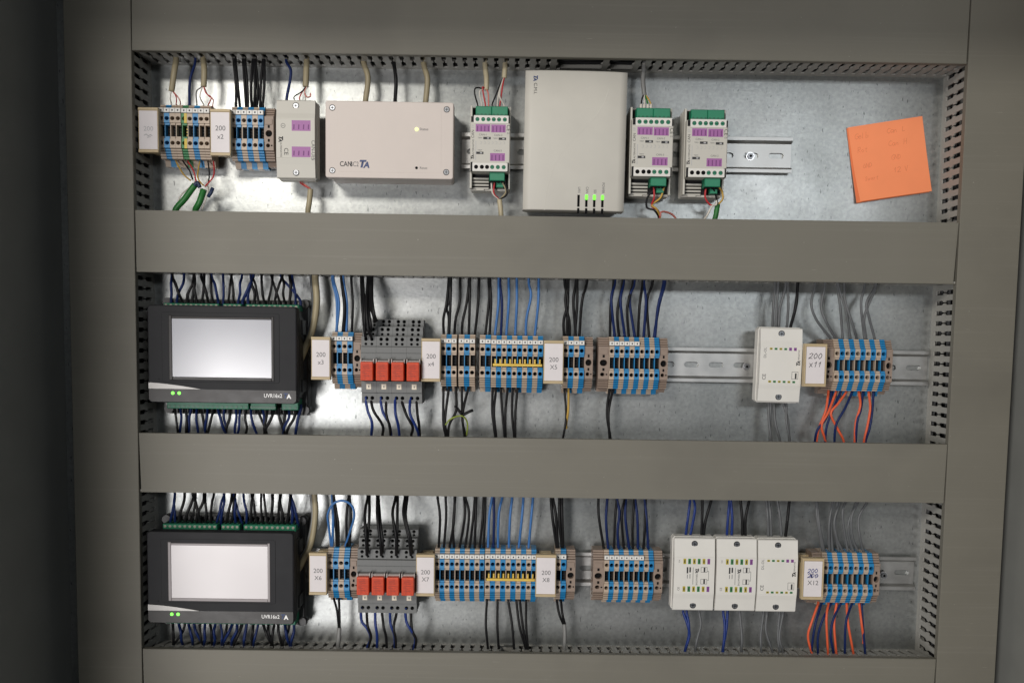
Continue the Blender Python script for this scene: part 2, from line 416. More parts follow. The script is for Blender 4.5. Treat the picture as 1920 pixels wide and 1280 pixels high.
def rail_screw(label, u, v):
    x, y = px(u, v, .004)
    d = thing('rail_screw', label, 'screw', x, y, .0028, group='rail fixing screws')
    mb = MB().cyl(0, 0, 4.2, .1, .9); part('washer', mb, ['steel'], d)
    mb = MB().cyl(0, 0, 3.1, .9, 3.0, n=6); mb.cyl(0, 0, 1.4, 3.0, 3.12, 1, n=6); part('screw_head', mb, ['screw', 'black_hole'], d)
rail_screw('hex screw in the bare end of the top row rail', 1407, 293)
rail_screw('hex screw in the rail left of the single white bus module', 1400, 687)
rail_screw('hex screw in the rail right of the lowest right terminal strip', 1657, 1078)

# ------------------------------------------------------------------ terminal strips
TH = .036
def ribs(y0, h0, n=4, dy=2.25, dh=1.35):
    P = []
    for k in range(n):
        y, h = y0-dy*k, h0+dh*k
        P += [(y, h+.2), (y-.35, h+1.0), (y-1.75, h+1.5), (y-1.95, h+.35)]
    return P
TOP = ribs(25.5, 28.5)
PROF = [(25.5, 8)]+TOP+[(16.2, 36), (7.4, 36), (6.8, 25), (-6.8, 25), (-7.4, 36), (-16.2, 36)]+[(-y, h) for y, h in TOP[::-1]]+[(-25.5, 19), (-31, 17), (-31, 8)]
i1 = PROF.index((16.2, 36)); i2 = PROF.index((-7.4, 36)); ic = PROF.index((6.8, 25))
def block_mesh(kind, W=5.0, wide=False):
    mb = MB(); w0, w1 = .06, W-.06
    mb.prism(PROF, w0, w1, 0, skip=(i1, i2, ic))
    for y0, y1, cy in ((7.4, 16.2, 11.5), (-16.2, -7.4, -11.5)): mb.hole(w0, w1, y0, y1, 36, W/2, cy, 1.95, 9)
    mb.face([(w0, 6.8, 25), (w0, -6.8, 25), (w1, -6.8, 25), (w1, 6.8, 25)], 1)
    mb.box(w0, .75, -7.3, 7.3, 24.9, 34.2)
    if wide:
        mb.box(1.6, W-.9, -6.5, 6.5, 25, 31, 1)
    else:
        mb.box(1.2, W-.5, -6.4, 6.4, 25, 28.5, 1)
        for k in range(4): mb.cyl(1.2+(W-1.7)/2, -4.2+2.8*k, .8, 28.5, 29.2, 2, n=6)
    mb.box(1.0, W-.2, 5.4, 7.2, 25, 35.0); mb.box(1.0, W-.2, -7.2, -5.4, 25, 35.0)
    second = {'t': 'contact', 'b': 'contact', 'g': 'black_hole'}[kind]
    me = mb.mesh('terminal_block', [{'t': 'terminal_tan', 'b': 'terminal_blue', 'g': 'terminal_green'}[kind], second, 'black_hole'])
    return me
BLK = {(k, wd): block_mesh(k, wide=wd) for k in 'tbg' for wd in (False, True)}
TAGM = MB().box(.12, 4.88, 17.0, 21.2, 31.5, 36.4, 0, c=.3).box(1.9, 3.1, 18.3, 19.9, 36.3, 36.46, 1).mesh('marker_tag', ['white_tag', 'ink'])
STRIPE = MB().box(2.6, 4.96, -25.4, 25.4, 8, 29).box(2.6, 4.96, 7.3, 16.4, 30, 36.25).box(2.6, 4.96, -16.4, -7.3, 30, 36.25).mesh('yellow_stripe', ['terminal_yellow'])
def end_mesh():
    W = 9.0; mb = MB()
    P = [(25.0, 8)]+ribs(25.0, 26.5, dh=1.2)+[(16.0, 34), (-16.0, 34)]+[(-y, h) for y, h in ribs(25.0, 26.5, dh=1.2)[::-1]]+[(-25.0, 19), (-29, 17), (-29, 8)]
    j = P.index((16.0, 34)); mb.prism(P, .1, W-.1, 0, skip=(j,))
    mb.hole(.1, W-.1, -6, 6, 34, W/2, 0, 3.2, 7, n=16); mb.hole(.1, W-.1, -16, -6, 34, W/2-.8, -11.3, 1.9, 8)
    mb.face([(.1, 16, 34), (.1, 6, 34), (W-.1, 6, 34), (W-.1, 16, 34)])
    mb.box(1.2, W-1.2, 8.5, 13.5, 34, 34.9); mb.box(3.6, 5.4, 5.2, 7.8, 34, 34.2, 1); mb.box(3.6, 5.4, -7.8, -5.2, 34, 34.2, 1)
    mb.cyl(W/2, 0, 2.4, 28, 31, 1); mb.cyl(7.2, -11.3, .8, 34, 34.15, 1, n=8)
    return mb.mesh('end_stop', ['stop_brown', 'black_hole'])
ENDM = end_mesh()
def strip(label, segs, v, group='rows of clip-on terminal blocks'):
    """segs: (kinds, u0, u1, markers) with kinds a string of t/b/g, or 'E' an end stop"""
    us = [s[1] for s in segs]
    x0, y0 = px(segs[0][1], v, TH)
    d = thing('terminal_strip', label, 'terminal strip', x0, y0, 0, 0, group)
    for sg in segs:
        kinds, u0, u1 = sg[:3]; mk = sg[3] if len(sg) > 3 else 0; wd = sg[4] if len(sg) > 4 else False
        a, b = px(u0, v, TH)[0], px(u1, v, TH)[0]
        if kinds == 'E':
            o = O('end_stop', ENDM, d, (a-x0, 0, 0)); o.scale = ((b-a)/.009, 1, 1); continue
        p = (b-a)/len(kinds)
        for k, c in enumerate(kinds):
            o = O('terminal_block', BLK[(c, wd)], d, (a-x0+p*k, 0, 0)); o.scale = (p/.005, 1, 1)
            if c == 'g': O('yellow_stripe', STRIPE, o)
            if k < mk: O('marker_tag', TAGM, o)
    return d, x0
def jumper(d, x0, u0, u1, v, n):
    a, b = px(u0, v, .034)[0], px(u1, v, .034)[0]; yy = px(u0, v, .034)[1]*1000-d.matrix_basis.translation.z*1000
    mb = MB().box((a-x0)*1000, (b-x0)*1000, yy-1.3, yy+1.3, 34.2, 36.2, c=.3)
    p = (b-a)*1000/n
    for k in range(n):
        xx = (a-x0)*1000+p*(k+.5)
        mb.box(xx-.9, xx+.9, yy+1.2, yy+4.6, 32.4, 34.8, c=.3); mb.box(xx-.8, xx+.8, yy+4.4, yy+5.6, 27, 34.2)
    part('jumper_comb', mb, ['brass'], d)
TB = 'tb'
strip('four block strip, second one blue, beside the blank tag', [('tbtt', 297, 339, 4)], 244.5)
strip('five block strip led by a green and yellow earth block', [('gtbtt', 340, 393, 5)], 245.5)
strip('six block strip with end stop right of tag 200 x2', [('tbtbtb', 431.5, 494, 6), ('E', 494, 512)], 248.5)
strip('four block strip with end stop between tag 200 x3 and red relays', [(TB*2, 621, 661, 4), ('E', 661, 677)], 671)
strip('three block strip immediately right of tag 200 x4', [('tbt', 826, 856, 3)], 675.5)
strip('three block strip second to the right of tag 200 x4', [('tbt', 859.5, 890.5, 3)], 675.8)
strip('two block strip left of the yellow comb in the upper touchscreen row', [('tb', 899, 920, 2)], 676.5)
d, x0 = strip('ten block strip bridged by a yellow comb left of tag 200 X5', [(TB*5, 920.5, 1018, 10)], 677.5)
jumper(d, x0, 924, 1016.5, 683.5, 10)
strip('four block strip with end stop right of tag 200 X5', [(TB*2, 1055.5, 1095.5, 4), ('E', 1095.5, 1112)], 679)
strip('ten block strip between two end stops, six white markers', [('E', 1122, 1142), (TB*5, 1142, 1236.5, 6), ('E', 1236.5, 1253)], 680)
strip('ten block strip without markers beside handwritten tag 200 x11', [('E', 1546, 1564), (TB*5, 1564, 1661, 0, True), ('E', 1661, 1675)], 684)
strip('four block strip with end stop between tag 200 X6 and red relays', [(TB*2, 613.5, 655, 0), ('E', 655, 670)], 1076)
strip('ten block strip with white markers right of tag 200 X7', [(TB*5, 814.5, 908, 10)], 1078)
d, x0 = strip('ten block strip bridged by a yellow comb left of tag 200 X8', [(TB*5, 909, 1005.5, 10)], 1078.5)
jumper(d, x0, 912, 1003, 1085, 10)
strip('two block strip with end stop right of tag 200 X8', [('tb', 1041, 1061.5, 2), ('E', 1061.5, 1079)], 1079)
strip('ten block strip between two end stops, eight white markers', [('E', 1112, 1132.5), (TB*5, 1132.5, 1225.5, 8), ('E', 1225.5, 1243)], 1080)
strip('ten block strip without markers beside tag X12', [('E', 1525, 1543), (TB*5, 1543, 1637.5, 0, True), ('E', 1637.5, 1651)], 1085)

# ------------------------------------------------------------------ tag holders
def holder(label, u0, v0, u1, v1, h=.046, lines=(), hand=False):
    (xa, ya), (xb, yb) = px(u0, v0, h), px(u1, v1, h)
    x, y, wd, ht = (xa+xb)/2, (ya+yb)/2, (xb-xa)*1000, (ya-yb)*1000
    d = thing('tag_holder', label, 'label', x, y, 0, 0, 'white tags in beige holders')
    H = h*1000
    mb = MB().box(-wd/2, wd/2, -ht/2, ht/2, H-7, H-1.0, c=.4)
    mb.box(-wd/2, wd/2, ht/2-2.6, ht/2, H-1.2, H, c=.4); mb.box(-wd/2, wd/2, -ht/2, -ht/2+2.6, H-1.2, H, c=.4)
    if hand:
        mb.box(-wd/2, -wd/2+1.4, -ht/2+2.5, ht/2-2.5, H-1.2, H, c=.3); mb.box(wd/2-1.4, wd/2, -ht/2+2.5, ht/2-2.5, H-1.2, H, c=.3)
    part('holder_frame', mb, ['holder'], d)
    part('holder_foot', MB().box(-wd/2+2, wd/2-2, -13, 13, 8, H-7).box(-wd/2+4, wd/2-4, -17, 17, 8, 18), ['holder'], d)
    m = 1.7 if hand else .9
    part('paper_label', MB().box(-wd/2+m, wd/2-m, -ht/2+3.0, ht/2-3.0, H-1.0, H-.55), ['paper'], d)
    for s, yy, size, mt in lines: text('lettering', s, size, d, .2, yy, H-.45, mt)
    return d, wd, ht, H
d, wd, ht, H = holder('rubbed out nearly blank tag in the upper left corner', 258, 201, 297, 286, lines=[('200', 1.0, 6.2, 'faint_ink')])
stroke('smudge', [[(-4, -5.0), (-2, -4), (0, -5.6), (2, -4.4), (3.6, -5.4)], [(-1, -7), (2, -6.4)]], .7, d, H-.44, 'faint_ink')
holder('tag reading 200 x2 in the top row', 393, 204, 432, 292, lines=[('200', 3.6, 6.6, 'pale_ink'), ('x2', -4.2, 6.2, 'pale_ink')])
holder('tag reading 200 x3 beside the upper touchscreen', 583, 631, 619, 712, lines=[('200', 3.4, 6.2, 'pale_ink'), ('x3', -4.0, 6.0, 'pale_ink')])
holder('tag reading 200 x4 right of the upper red relays', 790, 634, 825.5, 715.5, lines=[('200', 3.4, 6.2, 'pale_ink'), ('x4', -4.0, 6.0, 'pale_ink')])
holder('tag reading 200 X5 in the upper touchscreen row', 1020, 638, 1056, 719.5, lines=[('200', 2.2, 6.2, 'pale_ink'), ('X5', -5.0, 6.0, 'pale_ink')])
holder('tag reading 200 X6 beside the lower touchscreen', 579, 1036, 612.5, 1115, lines=[('200', 3.0, 6.2, 'pale_ink'), ('X6', -4.2, 6.0, 'pale_ink')])
holder('tag reading 200 X7 right of the lower red relays', 780, 1039, 814.5, 1117.5, lines=[('200', 3.0, 6.2, 'pale_ink'), ('X7', -4.2, 6.0, 'pale_ink')])
holder('tag reading 200 X8 in the lower touchscreen row', 1005, 1039.5, 1042, 1119, lines=[('200', 3.0, 6.2, 'pale_ink'), ('X8', -4.2, 6.0, 'pale_ink')])
def digits(x, y, sc, which):
    G = {'2': [(0, .8), (.3, 1), (.6, .85), (.5, .5), (0, 0), (.3, .08), (.65, 0)], '0': [(.3, 1), (.05, .7), (.05, .3), (.3, 0), (.6, .3), (.6, .7), (.3, 1)],
         'x': None, '1': [(0, .65), (.3, 1), (.22, 0)]}
    out = []
    for ch in which:
        if ch == 'x': out += [[(x, y+.7*sc), (x+.5*sc, y)], [(x+.55*sc, y+.75*sc), (x-.05*sc, y-.05*sc)]]
        else: out.append([(x+a*sc+.22*b*sc+random.uniform(-.12, .12), y+b*sc+random.uniform(-.15, .15)) for a, b in G[ch]])
        x += .85*sc; y += random.uniform(-.3, .35)
    return out
d, wd, ht, H = holder('handwritten tag reading 200 x11', 1510, 644, 1548.5, 725, .050, hand=True)
stroke('handwriting', digits(-6.8, 6.4, 5.2, '200')+digits(-5.6, -1.6, 4.8, 'x11'), .55, d, H-.44, 'ink')
d, wd, ht, H = holder('tag reading X12 below blue scribbled over digits', 1506, 1046, 1543, 1124, .050, lines=[('X12', -4.0, 6.4, 'pale_ink')], hand=True)
stroke('handwriting', digits(-5.6, 6.0, 4.0, '200')+digits(-5.6, 1.2, 4.2, '200')+[[(-3, 1.4), (-2.2, 5), (-1.6, 1.2), (-1, 5), (-.8, 1.4)], [(2.2, 3.4), (5, 3.2)]], .6, d, H-.44, 'blue_ink')

# ------------------------------------------------------------------ relay modules
def relay_meshes():
    W = 14.6; x0, x1 = -W/2, W/2
    mb = MB()
    prof = [(40.3, 6), (40.3, 24), (33.2, 24), (33.2, 33), (23.6, 33), (23.6, 41), (14.2, 41), (13.6, 44), (8.2, 44), (8.0, 43.4), (7.6, 43.4), (7.4, 44), (1.4, 44), (1.2, 36), (-19.4, 36), (-19.8, 40), (-30.6, 40), (-31.0, 37), (-41.3, 37), (-41.3, 6)]
    mb.prism(prof, x0, x1, 0, skip=(1, 3, 5, 17))
    for ya, yb, h in ((33.2, 40.3, 24), (23.6, 33.2, 33), (14.2, 23.6, 41)):
        ym = ya+(yb-ya)*.45
        for xa, xb in ((x0, 0), (0, x1)):
            cx = -2.9 if xa < 0 else 2.9
            mb.hole(xa, xb, ym, yb, h, cx, (ym+yb)/2, 1.75, 6); mb.hole(xa, xb, ya, ym, h, cx, (ya+ym)/2+.1, 1.35, 4, n=8)
    for xa, xb in ((x0, 0), (0, x1)):
        cx = -2.9 if xa < 0 else 2.9
        mb.hole(xa, xb, -41.3, -31.0, 37, cx, -36.2, 1.9, 6)
    s = mb.mesh('relay_socket', ['relay_grey', 'black_hole'])
    r = MB().rbox(-6.0, 6.0, -18.6, -.6, 36, 56, .9, c=.9)
    r.box(-4.9, 4.9, -17.4, -2.4, 55.7, 56.05, 1)
    for k, (a, b) in enumerate(((-3.6, 2.4), (-1.2, 3.4), (-3.4, 3.2), (-3.8, .6), (-2.2, 3.0))): r.box(a, b, -4.9-2.3*k, -4.2-2.3*k, 56.0, 56.12, 2)
    r.box(-1.2, 1.2, -18.2, -17.6, 55.9, 56.3, 0)
    r = r.mesh('relay', ['relay_red', 'relay_face', 'relay_print'])
    c = MB().box(-6.6, 6.6, -1.2, 1.0, 43.0, 50.0, c=.5).box(-6.6, -5.6, -2.2, 2.2, 43, 52).box(5.6, 6.6, -2.2, 2.2, 43, 52).mesh('retaining_clip', ['relay_clear'])
    b = MB().box(-6.9, 6.9, -19.3, .9, 36.05, 38).mesh('relay_well', ['black_hole'])
    w = MB().box(-2.4, 2.4, -27.6, -22.2, 40.0, 40.9, 0, c=.3).mesh('indicator_window', ['indicator'])
    w2 = MB().box(-4.6, 4.6, -29, -21.4, 39.95, 40.25).box(-.5, .5, -26, -24, 40.9, 41.0).mesh('indicator_bed', ['relay_grey'])
    return s, r, c, b, w, w2
RM = relay_meshes()
def relay(label, uc, vc):
    x, y = px(uc, vc, .044)
    d = thing('relay_module', label, 'relay', x, y, 0, 0, 'red relays in grey sockets')
    for nm, me in zip(('relay_socket', 'relay', 'retaining_clip', 'relay_well', 'indicator_window', 'indicator_bed'), RM): O(nm, me, d)
ORD = ['leftmost', 'second', 'third', 'rightmost']
for k in range(4):
    relay(f'{ORD[k]} red relay of the four between tags 200 x3 and 200 x4', 690.7+28.55*k, 676.5+.3*k)
    relay(f'{ORD[k]} red relay of the four between tags 200 X6 and 200 X7', 683.5+27.7*k, 1074.5+.4*k)

# ------------------------------------------------------------------ small white bus modules
def screw_part(parent, x, y, h, r=2.6, pit=True):
    mb = MB()
    if pit: mb.cyl(x, y, r+.45, h-.4, h+.08, 1, n=16)
    mb.cyl(x, y, r, h-.3, h+.35, 0, n=16, r1=r*.9)
    mb.box(x-r*.62, x+r*.62, y-.28, y+.28, h+.3, h+.45, 2); mb.box(x-.28, x+.28, y-r*.62, y+r*.62, h+.3, h+.45, 2)
    part('screw', mb, ['screw', 'contact', 'black_hole'], parent)
def bus_module(label, u0, v0, u1, v1, kind, h=.042, rot=0.0):
    (xa, ya), (xb, yb) = px(u0, v0, h), px(u1, v1, h)
    x, y, wd, ht = (xa+xb)/2, (ya+yb)/2, (xb-xa)*1000, (ya-yb)*1000
    d = thing('bus_module', label, 'bus module', x, y, 0, rot, 'small plastic bus modules with two screws' if kind != 'surge' else None)
    H = h*1000; W = wd/2; T = ht/2; bm_ = 'module' if kind == 'surge' else 'module_white'
    def P(dx, b):   # chamfered plan outline
        return [(-W+dx+b, -T+dx), (W-dx-b, -T+dx), (W-dx, -T+dx+b), (W-dx, T-dx-b), (W-dx-b, T-dx), (-W+dx+b, T-dx), (-W+dx, T-dx-b), (-W+dx, -T+dx+b)]
    part('housing', MB().plan(P(5, 2.2), 8, H-20).plan(P(0, 2.2), H-20.2, H-9).plan(P(.8, 2), H-9.2, H-6), [bm_], d)
    prof = [(-T+.9, H-6.2), (T-.9, H-6.2), (T-.9, H-4.0), (T-1.8, H-3.0), (T-13.5, H-1.4), (19, H-.3), (18.2, H-.3), (18.0, H), (-18.0, H), (-18.2, H-.3), (-19, H-.3), (-T+13.5, H-1.4), (-T+1.8, H-3.0), (-T+.9, H-4.0)]
    c = MB().prism(prof, -W+.9, W-.9)
    cv = part('cover', c, [bm_], d)
    for sy in (1, -1): screw_part(cv, 0, sy*(T-6.3), H-2.2)
    e = H+.12
    if kind == 'surge':
        for yy in (12.2, -12.2):
            part('purple_field', MB().box(-3.5, W-4.8, yy-4.9, yy+4.9, H-.1, H+.08), ['purple'], d)
            stroke('lettering', [[(-1.5+4.6*k, yy-3), (-1.3+4.6*k, yy+.6)] for k in range(4)], 1.1, d, H+.14, 'purple_ink')
        text('lettering', 'CAN-UES', 5.0, d, W-2.4, -10.5, e, 'pale_ink', -90, sx=.9)
        text('lettering', 'CE', 5.6, d, -W+10.2, -12.0, e, 'ink', -90); text('lettering', 'ALTERNATIVE', 2.2, d, -W+5.4, -10.5, e, 'ink', -90)
        stroke('symbol', [[(-W+7.5+2.0*math.cos(a*.524), 12+2.0*math.sin(a*.524)) for a in range(13)], [(-W+6.5, 12), (-W+8.5, 12)]], .35, d, e, 'pale_ink')
        brand(d, -W+5.2, 1.0, e, 5.2, -90, True)
    else:
        cols = ['yellow', 'green', 'yellow', 'green', 'purple', 'purple'] if kind == 'small' else ['yellow', 'green', 'yellow', 'green', 'yellow', 'purple']
        colb = ['yellow', 'green', 'yellow', 'green', 'yellow', 'green'] if kind == 'small' else cols
        for row, cc in ((1, cols), (-1, colb)):
            for k, c in enumerate(cc):
                hh = 1.0 if kind == 'small' and not (c == 'purple') else (1.5 if kind == 'small' else 2.7)
                yc = row*(15.9 if kind == 'small' else 13.9)
                xc = -W+11.2+k*(4.75 if kind == 'big' else 4.7)
                part('colour_mark', MB().box(xc-1.35, xc+1.35, yc-hh, yc+hh, H-.1, H+.08).box(xc-.5, xc+.5, yc-hh*.6, yc+hh*.5, H, H+.14, 1), ['chip_'+c, 'ink' if c != 'purple' else 'purple_ink'], d)
        if kind == 'small':
            text('lettering', 'DL-OL', 3.6, d, -W+5.6, 12, e, 'pale_ink', 90); text('lettering', 'CE', 4.8, d, -W+5.6, -11.5, e, 'ink', 90)
            brand(d, W-4.2, 1.0, e, 4.6, 90, True); text('lettering', 'ALTERNATIVE', 2.0, d, W-4.0, 9.0, e, 'ink', 90)
            stroke('switch_symbol', [[(W-10, -6), (W-4, -6), (W-4, -13), (W-10, -13), (W-10, -6)]], .35, d, e, 'pale_ink'); stroke('switch_symbol', [[(W-6.2, -8), (W-6.2, -12)]], 1.6, d, e, 'ink')
        else:
            brand(d, 2.6, 6.0, e, 4.4, -90, True); text('lettering', 'ALTERNATIVE', 2.4, d, 2.4, -2.6, e, 'ink', -90)
            stroke('lettering', [[(-1.2, 7.8), (-1.2, -9)]], .45, d, e, 'pale_ink')
            stroke('lettering', [[(-6.8, 7.5), (-6.8, 2.5)], [(-4.2, 7.5), (-4.2, 3.5)]], 1.5, d, e, 'ink'); stroke('lettering', [[(-6.8, .5), (-6.8, -3)], [(-4.2, 1.0), (-4.2, -3)]], .6, d, e, 'pale_ink')
            for yy in (5.6, -6.2):
                stroke('switch_symbol', [[(6.6, yy+2.4), (12.6, yy+2.4), (12.6, yy-2.4), (6.6, yy-2.4), (6.6, yy+2.4)]], .35, d, e, 'pale_ink'); stroke('switch_symbol', [[(10, yy+1.8), (10, yy-1.8)]], 1.6, d, e, 'ink')
            stroke('switch_symbol', [[(12.6, 4.2), (14.2, 4.2), (14.2, -5), (12.6, -5)]], .35, d, e, 'pale_ink')
            text('lettering', 'CE', 3.0, d, -W+5.8, -13.8, e, 'ink', 90); text('lettering', 'XX', 2.2, d, -W+5.8, 14.0, e, 'pale_ink', -90)
    return d
bus_module('cream surge module with two purple fields, left of the big white box', 515.6, 184, 592, 336, 'surge', .044)
bus_module('only white bus module in the upper touchscreen row', 1425.5, 612.6, 1502, 756.5, 'small', rot=-.012)
bus_module('leftmost of three white bus modules in the lower row', 1264, 1007.5, 1339, 1147.5, 'big')
bus_module('middle of three white bus modules in the lower row', 1344, 1008.5, 1417, 1148.5, 'big')
bus_module('rightmost of three white bus modules in the lower row', 1421.5, 1010.5, 1494, 1150, 'small')

# ------------------------------------------------------------------ CAN bus converter box
(xa, ya), (xb, yb) = px(610, 188.5, .043), px(849.5, 336.5, .043)
W, T = (xb-xa)*500, (ya-yb)*500
d = thing('converter_box', 'large flat white box lettered CANBC2 with four corner screws', 'electronics box', (xa+xb)/2, (ya+yb)/2, 0)
part('box_base', MB().rbox(-W+1.2, W-1.2, -T+1.2, T-1.2, 0.5, 30, 3), ['module_warm'], d)
lid = part('box_lid', MB().rbox(-W, W, -T, T, 30.5, 43, 2.2, c=.9), ['module_warm'], d)
for sx in (1, -1):
    for sy in (1, -1): screw_part(lid, sx*(W-6.6), sy*(T-6.6), 43, 2.5)
part('front_film', MB().rbox(-W+11.5, W-11.5, -T+5.5, T-5.5, 42.9, 43.12, 1.5, c=.1), ['module_warm'], d)
bx = lambda u, v: ((px(u, v, .043)[0]-(xa+xb)/2)*1000, (px(u, v, .043)[1]-(ya+yb)/2)*1000)
x, y = bx(781.4, 242.7); part('status_lamp', MB().cyl(x, y, 2.0, 43.1, 43.9, r1=1.5), ['led_lime'], d)
x, y = bx(795, 242.7); text('lettering', 'Status', 3.4, d, x, y, 43.25, 'pale_ink')
x, y = bx(781, 315); part('reset_hole', MB().cyl(x, y, 1.35, 43.05, 43.2), ['black_hole'], d)
x, y = bx(794, 315.4); text('lettering', 'Reset', 3.2, d, x, y, 43.25, 'pale_ink')
x, y = bx(648.5, 308); text('lettering', 'CAN', 6.6, d, x, y, 43.25, 'ink', bold=.08, sx=.82)
x, y = bx(664.5, 308.3); text('lettering', 'BC2', 6.4, d, x, y, 43.25, 'pale_ink', sx=.74)
x, y = bx(678, 308); brand(d, x, y, 43.25, 9.0)

# ------------------------------------------------------------------ CAN repeaters with green plugs
def repeater(label, u0, v0, u1, v1, plug_top=True):
    h = .044; (xa, ya), (xb, yb) = px(u0, v0, h), px(u1, v1, h)
    d = thing('bus_repeater', label, 'bus module', (xa+xb)/2, (ya+yb)/2, 0, 0, 'beige bus repeaters with green plugs')
    s = (xb-xa)*1000/38.4; W = 19.2*s; k = s*.0724
    X = lambda c: (c-345)*k
    Y = lambda c: -(c-652)*k
    T = 39.6*s
    part('housing', MB().rbox(-W, W, -T, T, 8, 24, 2.0).box(-W, -W+2.0, -T+1, T-1, 24, 34, c=.4).box(W-1.6, W, -T+1, T-1, 24, 30, c=.4), ['module'], d)
    part('plug_bay', MB().box(-W+2, W-2, Y(270), Y(120), 23.9, 25), ['contact'], d); part('plug_bay', MB().box(-W+2.2, W-2, Y(1170), Y(985), 23.9, 24.6), ['contact'], d)
    for q in ((-W+1.2, -W+3.6, 360, 290), (W-3.2, W-1.0, 370, 290), (-W+1.0, -W+3.0, 985, 870), (W-3.4, W-1.4, 985, 875)):
        part('latch_slot', MB().box(q[0], q[1], Y(q[2]), Y(q[3]), 40, 44.08), ['contact'], d)
    fr = MB().box(-W+.6, W-.6, Y(985), Y(285), 24, 43.4, c=.6)
    part('front_cover', fr, ['module'], d)
    for (x0, x1, y0, y1, n, cols) in ((130, 580, 375, 276, 6, 'gggggg'), (118, 575, 985, 880, 6, 'kkkggg')):
        mb = MB(); xs = X(x0); step = (X(x1)-X(x0))/n
        for q in range(n):
            gx = (185+68*q) if n == 6 and cols[0] == 'g' else (175+67*q)
            xa_, xb_ = xs+step*q, xs+step*(q+1); cx = max(xa_+2.0*s, min(xb_-2.0*s, X(gx)))
            mb.hole(xa_, xb_, Y(y0), Y(y1), 44.2, cx, (Y(y0)+Y(y1))/2, 1.95*s, .7, 0, 1 if cols[q] == 'k' else 2, mw=1)
            if cols[q] == 'g': mb.cyl(cx, (Y(y0)+Y(y1))/2, 1.5*s, 43.4, 43.75, 2, n=10); mb.box(cx-1.1*s, cx+1.1*s, (Y(y0)+Y(y1))/2-.25, (Y(y0)+Y(y1))/2+.25, 43.7, 43.85, 1)
        mb.box(xs, X(x1), Y(y0), Y(y0)+.4, 43.2, 44.19); mb.box(xs, X(x1), Y(y1)-.4, Y(y1), 43.2, 44.19)
        part('screw_strip', mb, ['module_white', 'black_hole', 'green_plug'], d)
    for x0, x1 in ((150, 358), (360, 570)):
        mb = MB().box(X(x0), X(x1), Y(262), Y(138), 25, 38, c=.6)
        stp = (X(x1)-X(x0))/4
        for q in range(4): mb.box(X(x0)+stp*(q+.25), X(x0)+stp*(q+.75), Y(258), Y(232), 38, 38.1, 1); mb.box(X(x0)+stp*(q+.3), X(x0)+stp*(q+.75), Y(138), Y(138)+.15, 28, 34, 1)
        part('terminal_plug', mb, ['green_plug', 'green_dark'], d)
    mb = MB().box(X(342), X(540), Y(1095), Y(985), 25, 40, c=.6).box(X(430), X(525), Y(1165), Y(1090), 25, 33, c=.5)
    for q in range(4): mb.box(X(352+46*q), X(378+46*q), Y(1112), Y(1092), 33, 39, 1)
    part('terminal_plug', mb, ['green_plug', 'black_hole'], d)
    mb = MB()
    for q in range(4): mb.box(-W+2.2, X(330), Y(1060+40*q), Y(1036+40*q), 24, 29-q, c=.4)
    mb.box(-W+6, X(270), Y(1200), Y(1172), 20, 26, c=.4)
    part('vent_louvre', mb, ['module_shade'], d)
    for x0, x1, y0, y1 in ((155, 345, 482, 386), (357, 545, 488, 388), (347, 540, 852, 752)):
        part('purple_field', MB().box(X(x0), X(x1), Y(y0), Y(y1), 43.3, 43.5), ['purple'], d)
        n = 4; stroke('lettering', [[(X(x0+(x1-x0)*(q+.5)/n), Y(y0)+1.0), (X(x0+(x1-x0)*(q+.5)/n), Y(y1)-2.0)] for q in range(n)], 1.0, d, 43.56, 'purple_ink')
    text('lettering', 'CAN-1', 2.6, d, X(250), Y(520), 43.5, 'pale_ink'); text('lettering', 'CAN-2', 2.6, d, X(450), Y(524), 43.5, 'pale_ink'); text('lettering', 'CAN-3', 2.6, d, X(445), Y(722), 43.5, 'pale_ink')
    stroke('switch_symbol', [[(X(268), Y(562)), (X(340), Y(562))], [(X(468), Y(568)), (X(540), Y(568))], [(X(178), Y(752)), (X(248), Y(752))]], 2.2*s, d, 43.5, 'ink')
    stroke('switch_symbol', [[(X(310), Y(562)), (X(325), Y(562))], [(X(510), Y(568)), (X(525), Y(568))], [(X(222), Y(752)), (X(236), Y(752))]], 1.2*s, d, 43.56, 'faint_ink')
    text('lettering', 'TERM', 1.7, d, X(212), Y(560), 43.5, 'pale_ink'); text('lettering', 'TERM', 1.7, d, X(412), Y(565), 43.5, 'pale_ink'); text('lettering', 'TERM', 1.7, d, X(212), Y(718), 43.5, 'pale_ink')
    for q in range(7): stroke('symbol', [[(X(215+50*q), Y(600)), (X(235+50*q), Y(612)), (X(235+50*q), Y(630)), (X(215+50*q), Y(640))]], .25, d, 43.5, 'faint_ink')
    text('lettering', 'CAN', 3.6, d, X(120), Y(512), 43.5, 'ink', 90); text('lettering', 'EP', 3.4, d, X(120), Y(415), 43.5, 'faint_ink', 90)
    text('lettering', 'ALTERNATIVE', 2.3, d, X(126), Y(680), 43.5, 'ink', 90); stroke('lettering', [[(X(160), Y(600)), (X(160), Y(840))]], .5, d, 43.5, 'faint_ink')
    brand(d, X(118), Y(822), 43.5, 3.8, 90, True)
    text('lettering', 'CE', 5.0, d, X(580), Y(430), 43.5, 'ink', -90); text('lettering', 'EX', 2.2, d, X(580), Y(498), 43.5, 'pale_ink')
    return d, X, Y
repeater('beige repeater with green plugs left of the cream network box', 881.5, 194.5, 956, 349.5)
repeater('beige repeater with green plugs touching the cream network box', 1185, 201.5, 1261, 356.5)
repeater('rightmost beige repeater with green plugs, nothing wired on top', 1288, 204, 1362.5, 358.5)

